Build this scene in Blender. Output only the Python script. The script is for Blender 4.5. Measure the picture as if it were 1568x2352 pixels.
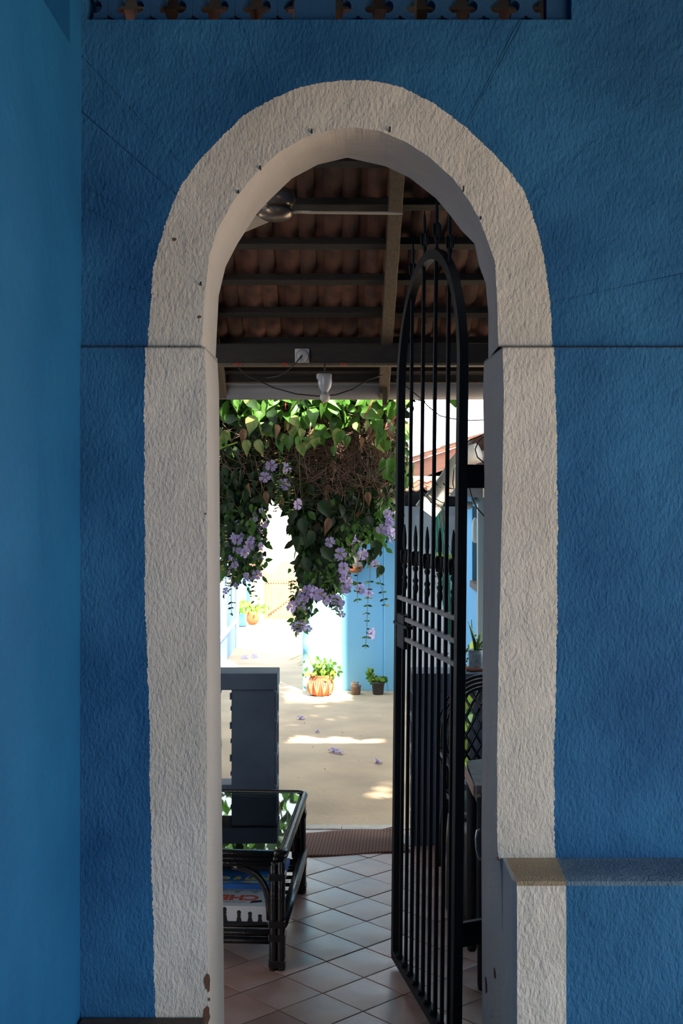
import bpy, math, random
from mathutils import Vector, Matrix, Euler
random.seed(7)
R = math.radians
for o in list(bpy.data.objects):
    bpy.data.objects.remove(o)
SC = bpy.context.scene
COL = SC.collection

# ------------------------------------------------------------------ camera, sky, sun, exposure
EYE = 2.13            # eye height above the porch floor
F = 2790.0            # focal length in pixels of the 1568 x 2352 frame
cam_d = bpy.data.cameras.new('camera')
cam = bpy.data.objects.new('camera', cam_d); COL.objects.link(cam)
cam.location = (0, 0, EYE); cam.rotation_euler = (R(90), 0, 0)
cam_d.sensor_fit = 'VERTICAL'; cam_d.sensor_height = 36; cam_d.sensor_width = 24
cam_d.lens = 36 * F / 2352; cam_d.shift_y = -46 / 2352
cam_d.clip_start = 0.05; cam_d.clip_end = 400
SC.camera = cam

world = bpy.data.worlds.new('sky'); SC.world = world; world.use_nodes = True
bg = world.node_tree.nodes['Background']
bg.inputs[0].default_value = (0.96, 0.985, 0.99, 1); bg.inputs[1].default_value = 5.0

sun_d = bpy.data.lights.new('sun', 'SUN'); sun_d.energy = 22; sun_d.angle = R(1.2); sun_d.color = (1.0, 0.93, 0.80)
sun = bpy.data.objects.new('sun', sun_d); COL.objects.link(sun)
TO_SUN = Vector((0.40, -0.87, 1.0)).normalized()
sun.rotation_euler = (-TO_SUN).to_track_quat('-Z', 'Y').to_euler(); sun.location = (3, -4, 9)

SC.view_settings.view_transform = 'Standard'; SC.view_settings.look = 'None'
SC.view_settings.gamma = 1; SC.view_settings.use_curve_mapping = False
SC.view_settings.exposure = 0.0

# ------------------------------------------------------------------ helpers
def W(px, py, Y):
    return Vector(((px - 784) * Y / F, Y, EYE - (py - 1130) * Y / F))
def XX(px, Y): return (px - 784) * Y / F
def ZZ(py, Y): return EYE - (py - 1130) * Y / F

class MB:
    def __init__(s): s.v = []; s.f = []; s.m = []; s.s = []
    def add(s, vs, fs, mi=0, smooth=False, M=None):
        b = len(s.v)
        for v in vs:
            v = Vector(v)
            s.v.append(tuple(M @ v) if M else tuple(v))
        for f in fs:
            s.f.append(tuple(b + i for i in f)); s.m.append(mi); s.s.append(smooth)
        return s
    def box(s, x0, x1, y0, y1, z0, z1, mi=0, M=None):
        vs = [(x0,y0,z0),(x1,y0,z0),(x1,y1,z0),(x0,y1,z0),(x0,y0,z1),(x1,y0,z1),(x1,y1,z1),(x0,y1,z1)]
        return s.add(vs, [(0,3,2,1),(4,5,6,7),(0,1,5,4),(1,2,6,5),(2,3,7,6),(3,0,4,7)], mi, False, M)
    def tube(s, pts, r, n=8, mi=0, cap=True, M=None):
        pts = [Vector(p) for p in pts]; k = len(pts)
        rs = r if isinstance(r, (list, tuple)) else [r] * k
        vs = []; fs = []; up = None
        for i, p in enumerate(pts):
            d = (pts[min(i+1,k-1)] - pts[max(i-1,0)])
            d = d.normalized() if d.length > 1e-9 else Vector((0,0,1))
            if up is None:
                up = Vector((0,0,1)) if abs(d.z) < .9 else Vector((1,0,0))
            a = d.cross(up)
            if a.length < 1e-5: a = d.cross(Vector((0.3,1,0)))
            a.normalize(); b = a.cross(d).normalized(); up = b
            for j in range(n):
                t = 2*math.pi*j/n
                vs.append(p + (a*math.cos(t) + b*math.sin(t)) * rs[i])
        for i in range(k-1):
            for j in range(n):
                fs.append((i*n+j, i*n+(j+1)%n, (i+1)*n+(j+1)%n, (i+1)*n+j))
        if cap:
            fs.append(tuple(range(n))[::-1]); fs.append(tuple((k-1)*n+j for j in range(n)))
        return s.add(vs, fs, mi, True, M)
    def lathe(s, prof, c=(0,0,0), n=20, mi=0, M=None, ax='z'):
        vs = []; fs = []; k = len(prof)
        for r, z in prof:
            for j in range(n):
                t = 2*math.pi*j/n
                if ax == 'z': vs.append((c[0]+r*math.cos(t), c[1]+r*math.sin(t), c[2]+z))
                else: vs.append((c[0]+r*math.cos(t), c[1]-z, c[2]+r*math.sin(t)))
        for i in range(k-1):
            for j in range(n):
                fs.append((i*n+j, i*n+(j+1)%n, (i+1)*n+(j+1)%n, (i+1)*n+j))
        fs.append(tuple(range(n))[::-1]); fs.append(tuple((k-1)*n+j for j in range(n)))
        return s.add(vs, fs, mi, True, M)
    def prism(s, poly, h, mi=0, M=None, smooth=False):   # poly in XY, from 0 to h in z, then M
        n = len(poly)
        vs = [(x,y,0) for x,y in poly] + [(x,y,h) for x,y in poly]
        fs = [tuple(range(n))[::-1], tuple(range(n,2*n))] + [(i,(i+1)%n,n+(i+1)%n,n+i) for i in range(n)]
        return s.add(vs, fs, mi, smooth, M)
    def build(s, name, mats, parent=None, local=False, bevel=0, seg=2):
        me = bpy.data.meshes.new(name)
        vs = s.v
        if parent is not None and not local:
            l = parent['_w']; vs = [(a-l[0], b-l[1], c-l[2]) for a,b,c in vs]
        me.from_pydata(vs, [], s.f)
        if not isinstance(mats, (list, tuple)): mats = [mats]
        for m in mats: me.materials.append(m)
        me.polygons.foreach_set('material_index', s.m)
        me.polygons.foreach_set('use_smooth', s.s)
        me.update()
        o = bpy.data.objects.new(name, me); COL.objects.link(o)
        if parent is not None:
            o.parent = parent; o['_w'] = [0,0,0] if local else list(parent['_w'])
        else: o['_w'] = [0,0,0]
        if bevel:
            b = o.modifiers.new('bevel', 'BEVEL'); b.width = bevel; b.segments = seg; b.limit_method = 'ANGLE'; b.angle_limit = R(40)
        return o

def place(name, me, parent, loc, rot=(0,0,0), sc=1):
    """a mesh object sharing mesh data, at a world point, under an unrotated parent"""
    o = bpy.data.objects.new(name, me); COL.objects.link(o)
    if parent is not None:
        w = parent['_w']; o.parent = parent; loc = (loc[0]-w[0], loc[1]-w[1], loc[2]-w[2])
    o.location = loc; o.rotation_euler = rot
    o.scale = (sc, sc, sc) if not isinstance(sc, (tuple, list)) else sc
    return o
def thing(name, loc, label, cat, group=None, rz=0):
    o = bpy.data.objects.new(name, None); COL.objects.link(o); o.empty_display_size = .05
    o.location = loc; o.rotation_euler = (0,0,rz); o['_w'] = list(loc)
    o['label'] = label; o['category'] = cat
    if group: o['group'] = group
    return o
def tag(o, label, cat, group=None, kind=None):
    o['label'] = label; o['category'] = cat
    if group: o['group'] = group
    if kind: o['kind'] = kind
    return o
def struct(o): o['kind'] = 'structure'; return o

# ------------------------------------------------------------------ materials
def mat(name, col, rough=.6, metal=0, col2=None, nscale=8, bump=0, bscale=60, bdist=.01, spec=.5, stretch=None, trans=0, fac=(.35,.65), detail=4):
    m = bpy.data.materials.new(name); m.use_nodes = True
    nt = m.node_tree; N = nt.nodes; L = nt.links; b = N['Principled BSDF']
    b.inputs['Base Color'].default_value = (*col, 1); b.inputs['Roughness'].default_value = rough
    b.inputs['Metallic'].default_value = metal; b.inputs['Specular IOR Level'].default_value = spec
    tc = N.new('ShaderNodeTexCoord'); src = tc.outputs['Object']
    if stretch:
        mp = N.new('ShaderNodeMapping'); mp.inputs['Scale'].default_value = stretch
        L.new(src, mp.inputs[0]); src = mp.outputs[0]
    if col2:
        n = N.new('ShaderNodeTexNoise'); n.inputs['Scale'].default_value = nscale; n.inputs['Detail'].default_value = detail
        L.new(src, n.inputs['Vector'])
        r = N.new('ShaderNodeValToRGB'); r.color_ramp.elements[0].position = fac[0]; r.color_ramp.elements[1].position = fac[1]
        r.color_ramp.elements[0].color = (*col, 1); r.color_ramp.elements[1].color = (*col2, 1)
        L.new(n.outputs['Fac'], r.inputs[0]); L.new(r.outputs[0], b.inputs['Base Color'])
    if bump:
        n2 = N.new('ShaderNodeTexNoise'); n2.inputs['Scale'].default_value = bscale; n2.inputs['Detail'].default_value = 5
        L.new(src, n2.inputs['Vector'])
        bp = N.new('ShaderNodeBump'); bp.inputs['Strength'].default_value = bump; bp.inputs['Distance'].default_value = bdist
        L.new(n2.outputs['Fac'], bp.inputs['Height']); L.new(bp.outputs[0], b.inputs['Normal'])
    if trans:
        t = N.new('ShaderNodeBsdfTranslucent'); mx = N.new('ShaderNodeMixShader'); mx.inputs[0].default_value = trans
        if col2: L.new(r.outputs[0], t.inputs[0])
        else: t.inputs[0].default_value = (*col, 1)
        out = N['Material Output']
        L.new(b.outputs[0], mx.inputs[1]); L.new(t.outputs[0], mx.inputs[2]); L.new(mx.outputs[0], out.inputs[0])
    return m

def plaster(name, col, col2, dirt=(.16,.12,.09), ledge=None, bump=.55, bs=62, low=None):
    """rough rolled plaster: two-tone paint, stippled relief, dirt in the joint at height `ledge`"""
    m = mat(name, col, .75, col2=col2, nscale=2.2, fac=(.3,.7), spec=.25)
    nt = m.node_tree; N = nt.nodes; L = nt.links; b = N['Principled BSDF']
    tc = [n for n in N if n.type == 'TEX_COORD'][0]
    mp = N.new('ShaderNodeMapping'); mp.inputs['Rotation'].default_value = (0, R(28), 0); mp.inputs['Scale'].default_value = (1.5, 1, .8)
    L.new(tc.outputs['Object'], mp.inputs[0])
    n1 = N.new('ShaderNodeTexNoise'); n1.inputs['Scale'].default_value = bs; n1.inputs['Detail'].default_value = 3; n1.inputs['Roughness'].default_value = .55
    L.new(mp.outputs[0], n1.inputs['Vector'])
    n2 = N.new('ShaderNodeTexNoise'); n2.inputs['Scale'].default_value = 7; n2.inputs['Detail'].default_value = 3
    L.new(tc.outputs['Object'], n2.inputs['Vector'])
    b1 = N.new('ShaderNodeBump'); b1.inputs['Strength'].default_value = .5; b1.inputs['Distance'].default_value = .03
    L.new(n2.outputs['Fac'], b1.inputs['Height'])
    b2 = N.new('ShaderNodeBump'); b2.inputs['Strength'].default_value = bump; b2.inputs['Distance'].default_value = .012
    L.new(n1.outputs['Fac'], b2.inputs['Height']); L.new(b1.outputs[0], b2.inputs['Normal']); L.new(b2.outputs[0], b.inputs['Normal'])
    src = b.inputs['Base Color'].links[0].from_socket
    def mixin(fac_sock, c):
        nonlocal src
        mx = N.new('ShaderNodeMix'); mx.data_type = 'RGBA'
        L.new(fac_sock, mx.inputs[0]); L.new(src, mx.inputs[6]); mx.inputs[7].default_value = (*c, 1)
        src = mx.outputs[2]; L.new(src, b.inputs['Base Color'])
    if ledge is not None:
        sx = N.new('ShaderNodeSeparateXYZ'); L.new(tc.outputs['Object'], sx.inputs[0])
        def band(z, w, amt):
            a = N.new('ShaderNodeMath'); a.operation = 'SUBTRACT'; L.new(sx.outputs[2], a.inputs[0]); a.inputs[1].default_value = z
            c = N.new('ShaderNodeMath'); c.operation = 'ABSOLUTE'; L.new(a.outputs[0], c.inputs[0])
            d = N.new('ShaderNodeMapRange'); d.inputs[1].default_value = w; d.inputs[2].default_value = w*.35; d.inputs[3].default_value = 0; d.inputs[4].default_value = amt
            L.new(c.outputs[0], d.inputs[0]); return d.outputs[0]
        mixin(band(ledge, .010, .55), dirt)
    return m

ZL = ZZ(797, 3.95)          # height of the string joint in the wall
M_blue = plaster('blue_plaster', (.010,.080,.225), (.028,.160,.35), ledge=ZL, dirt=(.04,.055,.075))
M_blue_dado = plaster('blue_plaster_dado', (.018,.12,.27), (.030,.155,.33))
M_dusty = plaster('dusty_blue_ledge', (.22,.32,.42), (.12,.20,.29), bs=90)
M_white = plaster('white_plaster', (.56,.535,.49), (.68,.66,.62), ledge=ZL, dirt=(.12,.10,.085))
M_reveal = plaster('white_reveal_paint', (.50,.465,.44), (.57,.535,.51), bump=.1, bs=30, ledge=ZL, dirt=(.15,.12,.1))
M_tan = plaster('stained_white_ledge', (.56,.43,.29), (.38,.29,.19), bs=110)
M_side = plaster('left_wall_paint', (.009,.118,.30), (.013,.15,.355), bump=.08, bs=40)
M_vent = mat('vent_block_blue', (.010,.075,.20), .8, bump=.3, bscale=70)
M_black = mat('black_iron', (.008,.008,.010), .55, metal=0, bump=.5, bscale=140, bdist=.003, spec=.35)
M_iron_grey = mat('grey_iron', (.42,.41,.40), .55, col2=(.24,.24,.24), nscale=60, bump=.6, bscale=160, bdist=.004, spec=.6)  # lighter mottled grey than the rest of the gate
M_rattan = mat('black_lacquer_rattan', (.010,.009,.009), .28, bump=.35, bscale=30, stretch=(3,1,3), bdist=.006, spec=.7)
M_plastic = mat('black_plastic', (.010,.010,.011), .25, spec=.6)
M_wood_dark = mat('dark_roof_timber', (.016,.014,.013), .7, col2=(.030,.024,.02), nscale=14, stretch=(1,6,6), bump=.3)
M_wood_raft = mat('rafter_timber', (.13,.095,.06), .65, col2=(.08,.06,.04), nscale=10, stretch=(8,1,8))
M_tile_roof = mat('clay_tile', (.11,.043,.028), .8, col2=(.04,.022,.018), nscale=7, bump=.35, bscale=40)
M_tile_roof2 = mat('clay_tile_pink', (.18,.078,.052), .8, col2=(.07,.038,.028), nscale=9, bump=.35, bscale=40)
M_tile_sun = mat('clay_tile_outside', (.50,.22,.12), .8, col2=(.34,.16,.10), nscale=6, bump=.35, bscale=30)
M_grout = mat('dark_grout', (.06,.04,.035), .9)
M_conc = mat('worn_concrete', (.66,.48,.305), .85, col2=(.50,.36,.235), nscale=1.9, bump=.4, bscale=25, fac=(.36,.66), detail=12)
M_pale = mat('pale_edging', (.62,.56,.48), .7, col2=(.5,.44,.38), nscale=20)
M_cement = mat('brown_cement', (.11,.075,.055), .8, col2=(.06,.042,.032), nscale=9, bump=.4)
M_balus = mat('blue_balustrade', (.042,.070,.115), .6, col2=(.06,.095,.145), nscale=5, bump=.25, bscale=40)
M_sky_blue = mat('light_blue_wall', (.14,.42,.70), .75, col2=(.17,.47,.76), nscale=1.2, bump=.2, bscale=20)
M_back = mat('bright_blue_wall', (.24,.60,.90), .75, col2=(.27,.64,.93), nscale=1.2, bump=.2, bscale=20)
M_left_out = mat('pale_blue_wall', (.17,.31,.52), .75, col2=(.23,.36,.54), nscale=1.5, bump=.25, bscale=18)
M_cream = mat('cream_wall', (.88,.85,.78), .75, col2=(.83,.79,.72), nscale=2.5, bump=.15)
M_whitew = mat('white_paint', (.88,.86,.82), .7, col2=(.66,.64,.60), nscale=3)
M_pvc = mat('white_pvc', (.66,.63,.57), .38, col2=(.56,.53,.47), nscale=5)
M_pvc_g = mat('grey_pvc', (.30,.29,.30), .45, col2=(.25,.24,.25), nscale=3)
M_porc = mat('grey_white_porcelain', (.42,.43,.46), .25)
M_bulb = mat('frosted_bulb', (.75,.70,.62), .3, trans=.3)
M_wire = mat('black_wire', (.012,.012,.012), .5)
M_red = mat('red_cord', (.60,.06,.045), .6)
M_rope = mat('tan_rope', (.42,.28,.20), .8)
M_fan = mat('fan_metal_brown', (.22,.18,.15), .3, metal=.6)
M_blade = mat('fan_blade_cream', (.42,.38,.33), .45)
M_leafA = mat('leaf_green', (.065,.19,.03), .38, col2=(.12,.28,.045), nscale=14, trans=.38)
M_leafB = mat('leaf_pale_variegated', (.11,.25,.05), .4, col2=(.42,.46,.16), nscale=7, trans=.3, fac=(.5,.62))
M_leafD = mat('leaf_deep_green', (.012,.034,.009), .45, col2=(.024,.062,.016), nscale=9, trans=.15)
M_leafY = mat('leaf_lime', (.34,.50,.08), .45, trans=.4)
M_dry = mat('dry_leaf', (.42,.27,.14), .8, col2=(.26,.14,.08), nscale=20, trans=.2)
M_twig = mat('dry_twig', (.16,.09,.066), .85, col2=(.30,.19,.14), nscale=12)
M_stem = mat('green_stem', (.09,.15,.045), .6)
M_petal = mat('lilac_petal', (.50,.40,.80), .55, col2=(.68,.58,.90), nscale=30, trans=.3)
M_throat = mat('yellow_throat', (.75,.52,.12), .6)
M_pot_t = mat('terracotta', (.40,.12,.045), .75, col2=(.32,.095,.04), nscale=9)
M_pot_tp = mat('painted_pale_orange', (.62,.32,.16), .75)
M_pot_b = mat('black_nursery_pot', (.035,.033,.033), .5, col2=(.07,.06,.055), nscale=12)
M_pot_g = mat('brown_grey_pot', (.16,.11,.085), .7, col2=(.26,.19,.15), nscale=12)
M_pot_bl = mat('grey_blue_glaze', (.13,.19,.235), .4, col2=(.24,.30,.33), nscale=40)
M_soil = mat('soil', (.10,.055,.035), .95)
M_teal = mat('teal_net', (.18,.48,.40), .8, trans=.3)
M_gate_wood = mat('sunbleached_wood', (.30,.19,.095), .7, col2=(.22,.135,.065), nscale=6, stretch=(8,8,1))
M_board = mat('weathered_board', (.34,.31,.29), .7, col2=(.12,.10,.095), nscale=16, stretch=(1,10,1), bump=.6, bscale=20)
M_edge_pink = mat('board_edge', (.42,.27,.22), .7)
M_chrome = mat('worn_steel', (.55,.50,.47), .22, metal=.95)
M_chip = mat('bare_brown_plaster', (.17,.075,.045), .9, col2=(.11,.06,.04), nscale=40)
M_darkglass = mat('dark_window', (.03,.028,.028), .3)
M_brownframe = mat('brown_window_frame', (.13,.085,.065), .6)
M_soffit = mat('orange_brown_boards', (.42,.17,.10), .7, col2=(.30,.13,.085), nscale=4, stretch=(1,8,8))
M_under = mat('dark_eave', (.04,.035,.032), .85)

def floor_tile_mat():
    m = mat('clay_floor_tile', (.31,.165,.13), .36, col2=(.43,.27,.225), nscale=4, bump=.14, bscale=9, bdist=.01, spec=.6, detail=8)
    nt = m.node_tree; N = nt.nodes; L = nt.links; b = N['Principled BSDF']
    b.inputs['Coat Weight'].default_value = .12; b.inputs['Coat Roughness'].default_value = .35; b.inputs['Coat IOR'].default_value = 1.6
    oi = N.new('ShaderNodeObjectInfo')
    hs = N.new('ShaderNodeHueSaturation'); mr = N.new('ShaderNodeMapRange'); mr.inputs[3].default_value = .82; mr.inputs[4].default_value = 1.2
    L.new(oi.outputs['Random'], mr.inputs[0]); L.new(mr.outputs[0], hs.inputs['Value'])
    L.new(b.inputs['Base Color'].links[0].from_socket, hs.inputs['Color']); L.new(hs.outputs[0], b.inputs['Base Color'])
    n = N.new('ShaderNodeTexNoise'); n.inputs['Scale'].default_value = 3; n.inputs['Detail'].default_value = 6
    tc = [x for x in N if x.type == 'TEX_COORD'][0]; L.new(tc.outputs['Object'], n.inputs['Vector'])
    r = N.new('ShaderNodeMapRange'); r.inputs[1].default_value = .3; r.inputs[2].default_value = .7; r.inputs[3].default_value = .25; r.inputs[4].default_value = .5
    L.new(n.outputs['Fac'], r.inputs[0]); L.new(r.outputs[0], b.inputs['Roughness'])
    return m
M_ftile = floor_tile_mat()

def glass_mat():
    m = bpy.data.materials.new('table_glass'); m.use_nodes = True
    nt = m.node_tree; N = nt.nodes; L = nt.links; N.remove(N['Principled BSDF'])
    t = N.new('ShaderNodeBsdfTransparent'); t.inputs[0].default_value = (.55,.66,.62,1)
    g = N.new('ShaderNodeBsdfGlossy'); g.inputs['Roughness'].default_value = .015; g.inputs[0].default_value = (.70,.78,.78,1)
    fr = N.new('ShaderNodeFresnel'); fr.inputs[0].default_value = 1.52
    mx = N.new('ShaderNodeMixShader'); L.new(fr.outputs[0], mx.inputs[0]); L.new(t.outputs[0], mx.inputs[1]); L.new(g.outputs[0], mx.inputs[2])
    L.new(mx.outputs[0], N['Material Output'].inputs[0]); return m
M_glass = glass_mat()

def mat_weave():
    m = mat('brown_woven_mat', (.17,.072,.045), .9)
    nt = m.node_tree; N = nt.nodes; L = nt.links; b = N['Principled BSDF']
    tc = [x for x in N if x.type == 'TEX_COORD'][0]
    mp = N.new('ShaderNodeMapping'); mp.inputs['Scale'].default_value = (100, 22, 1); L.new(tc.outputs['Object'], mp.inputs[0])
    w = N.new('ShaderNodeTexChecker'); w.inputs['Scale'].default_value = 1
    w.inputs[1].default_value = (.26,.115,.075,1); w.inputs[2].default_value = (.085,.035,.024,1)
    L.new(mp.outputs[0], w.inputs['Vector']); L.new(w.outputs['Color'], b.inputs['Base Color'])
    bp = N.new('ShaderNodeBump'); bp.inputs['Distance'].default_value = .004; L.new(w.outputs['Fac'], bp.inputs['Height']); L.new(bp.outputs[0], b.inputs['Normal'])
    return m
M_mat = mat_weave()

# ================================================================== 1. THE FRONT WALL WITH THE ARCH
YF_U, YF_L, YB = 3.955, 3.935, 4.39
XL_WALL, XR_WALL = -0.847, 3.2
O_U = [(340,797),(345,700),(352,620),(365,560),(385,500),(412,430),(450,378),(500,322),(560,265),(620,229),(690,200),(740,190),(780,185),(840,184),(880,190),(930,203),(1000,240),(1070,292),(1130,350),(1170,392),(1198,430),(1215,470),(1235,530),(1250,600),(1262,680),(1268,797)]
I_U = [(463,797),(466,740),(470,680),(480,590),(500,525),(540,455),(590,395),(640,350),(700,315),(760,297),(812,293),(870,300),(930,325),(985,360),(1040,410),(1080,465),(1105,515),(1122,560),(1136,600),(1141,680),(1144,797)]
B_U = [(495,820),(499,740),(502,680),(518,612),(545,560),(590,490),(620,458),(670,410),(730,378),(797,362),(885,382),(940,408),(1000,455),(1030,490),(1060,530),(1090,560),(1100,610),(1115,650),(1121,720),(1121,825)]
O_LL = [(357,2352),(352,2150),(346,1900),(342,1600),(333,1400),(331,1000),(333,797.5)]
I_LL = [(478,2352),(477,2200),(475,2000),(475,1600),(476,1200),(474,900),(470,797.5)]
B_LL = [(515,2352),(513,2150),(511,2000),(507,1600),(505,1300),(503,900),(499,824)]
O_LR = [(1272,797.5),(1278,1000),(1280,1200),(1278,1500),(1272,1750),(1272,1900),(1277,1975),(1285,2352)]
I_LR = [(1154,797.5),(1157,900),(1152,1200),(1145,1500),(1141,1750),(1142,1950),(1150,2000),(1160,2352)]
B_LR = [(1111,830),(1109,900),(1112,1100),(1108,1500),(1107,1700),(1105,1900),(1106,2150),(1107,2352)]
def resample(pts, n):
    d = [0]
    for a, b in zip(pts, pts[1:]): d.append(d[-1] + (b-a).length)
    out = []; j = 0
    for i in range(n):
        t = d[-1]*i/(n-1)
        while j < len(d)-2 and d[j+1] < t: j += 1
        u = (t-d[j])/max(1e-9, d[j+1]-d[j]); out.append(pts[j].lerp(pts[j+1], min(1,u)))
    return out
def smooth_loop(pts, it):
    for _ in range(it):
        pts = [pts[0]] + [(pts[i-1]+pts[i]*2+pts[i+1])/4 for i in range(1,len(pts)-1)] + [pts[-1]]
    return pts
def loop(lst, Y, n, jag=0, sm=6):
    p = smooth_loop(resample([W(x,y,Y) for x,y in lst], n), sm)
    if jag:
        ph = random.random()*10
        for i, v in enumerate(p[1:-1], 1):
            w = .6*math.sin(i*.11+ph)+.4*math.sin(i*.31+2*ph)
            v.x += jag*(random.uniform(-1,1)+.8*w); v.z += jag*random.uniform(-1,1)
    return p
def strip(mb, A, B, mi, smooth=False):
    n = len(A); b = len(mb.v)
    mb.v += [tuple(v) for v in A] + [tuple(v) for v in B]
    for i in range(n-1):
        mb.f.append((b+i, b+i+1, b+n+i+1, b+n+i)); mb.m.append(mi); mb.s.append(smooth)
def section(mb, O, I, B, YF, n, side):
    o = loop(O, YF, n, .0022); i = loop(I, YF, n, .0006, 10); bk = loop(B, YB, n, 0, 3)
    Z0 = -.05
    strip(mb, o, i, 1)
    prev = i
    for t, dy in ((.06,.004),(.16,.016),(.30,.045),(.55,.16),(1.0,YB-YF)):
        cur = [Vector((a.x+(c.x-a.x)*min(1,(dy/(YB-YF))+t*.0 + (.10 if dy < .05 else .0)*t), a.y+dy, a.z+(c.z-a.z)*min(1, dy/(YB-YF)))) for a, c in zip(i, bk)]
        strip(mb, prev, cur, 2, True); prev = cur
    return o, prev
mb = MB()
N_U, N_S = 700, 420
ZT = ZZ(45, YF_U)            # underside of the vent band
ou, bu = section(mb, O_U, I_U, B_U, YF_U, N_U, 'u')
# blue field round the arch: spread the outline on the rectangle
rect = [Vector((XL_WALL,YF_U,ou[0].z)), Vector((XL_WALL,YF_U,ZT)), Vector((XR_WALL,YF_U,ZT)), Vector((XR_WALL,YF_U,ou[-1].z))]
# split the outline at the angles that go with the corners
def split_rect(o):
    cx, cz = (o[0].x+o[-1].x)/2, o[0].z; out = []
    for v in o:
        dx, dz = v.x-cx, max(0, v.z-cz); ts = []
        if dx < -1e-6: ts.append((XL_WALL-cx)/dx)
        if dx > 1e-6: ts.append((XR_WALL-cx)/dx)
        if dz > 1e-6: ts.append((ZT-cz)/dz)
        t = min(ts); out.append(Vector((cx+dx*t, YF_U, cz+dz*t)))
    for X_ in (XL_WALL, XR_WALL):
        k = min(range(len(out)), key=lambda q: abs(out[q].x-X_)+abs(out[q].z-ZT)); out[k] = Vector((X_, YF_U, ZT))
    return out
strip(mb, split_rect(ou), ou, 0)
ol, bl = section(mb, O_LL, I_LL, B_LL, YF_L, N_S, 'l')
orr, br = section(mb, O_LR, I_LR, B_LR, YF_L, N_S, 'r')
strip(mb, [Vector((XL_WALL,YF_L,v.z)) for v in ol], ol, 0)
strip(mb, orr, [Vector((XR_WALL,YF_L,v.z)) for v in orr], 0)
# down to the floor, below the frame
for a, b_, mi in ((Vector((XL_WALL,YF_L,0)), ol[0], 0), (ol[0], W(478,2352,YF_L), 1), (W(1160,2352,YF_L), orr[-1], 1), (orr[-1], Vector((XR_WALL,YF_L,0)), 0)):
    za = W(0,2352,YF_L).z
    mb.add([(a.x,YF_L,0),(b_.x,YF_L,0),(b_.x,YF_L,za),(a.x,YF_L,za)], [(0,1,2,3)], mi)
for p, q in ((W(478,2352,YF_L), bl[0]), (W(1160,2352,YF_L), br[-1])):
    mb.add([(p.x,p.y,0),(q.x,q.y,0),(q.x,q.y,q.z),(p.x,p.y,p.z)], [(0,1,2,3)], 2)
# top of the slightly proud lower wall
for lo, up in (((XL_WALL, I_LL[-1][0]), None), ((I_LR[0][0], XR_WALL), None)):
    xa = lo[0] if lo[0] < 10 else XX(lo[0], YF_L); xb = lo[1] if lo[1] < 10 else XX(lo[1], YF_L)
    mb.add([(xa,YF_L,ZL-.004),(xb,YF_L,ZL-.004),(xb,YF_U+.03,ZL+.004),(xa,YF_U+.03,ZL+.004)], [(0,1,2,3)], 0)
# reveal joint tops
for a, c in ((W(470,797.5,YF_L), W(499,824,YB)), (W(1154,797.5,YF_L), W(1111,830,YB))):
    s = -1 if a.x < 0 else 1
    mb.add([(a.x,a.y,a.z),(a.x+s*.1,a.y,a.z),(c.x+s*.1,c.y,c.z),(c.x,c.y,c.z)], [(0,1,2,3)], 2)
# back face of the wall (porch side) and its sides
ka = max(range(len(bu)), key=lambda q: bu[q].z); za_ = bu[ka].z
lft = bl + bu[:ka+1]; rgt = bu[ka:] + br
strip(mb, [Vector((XL_WALL-.6, YB, v.z)) for v in lft], lft, 0)
strip(mb, rgt, [Vector((XR_WALL, YB, v.z)) for v in rgt], 0)
mb.add([(XL_WALL-.6,YB,za_),(XR_WALL,YB,za_),(XR_WALL,YB,ZT),(XL_WALL-.6,YB,ZT)], [(0,1,2,3)], 0)
mb.add([(XL_WALL-.6,YB,0),(bl[0].x,YB,0),(bl[0].x,YB,bl[0].z),(XL_WALL-.6,YB,bl[0].z)], [(0,1,2,3)], 0)
mb.add([(br[-1].x,YB,0),(XR_WALL,YB,0),(XR_WALL,YB,br[-1].z),(br[-1].x,YB,br[-1].z)], [(0,1,2,3)], 0)
mb.box(XR_WALL-.001, XR_WALL+.2, YF_L, YB, 0, 4.6, 0)
# wall above the vent band, and at both ends of it
VX0, VX1, VZ1 = XX(198,YF_U), XX(1312,YF_U), ZT + .30
mb.box(XL_WALL, XR_WALL, YF_U, YB, VZ1, 4.6, 0)
mb.box(VX1, XR_WALL, YF_U, YB-.002, ZT, VZ1, 0)
mb.box(XL_WALL-.6, VX0, YF_U, YB-.002, ZT, VZ1, 0)
mb.add([(VX0,YF_U,ZT),(VX1,YF_U,ZT),(VX1,YB,ZT),(VX0,YB,ZT)], [(0,1,2,3)], 0)
wall_front = struct(mb.build('wall_front', [M_blue, M_white, M_reveal]))
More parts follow.
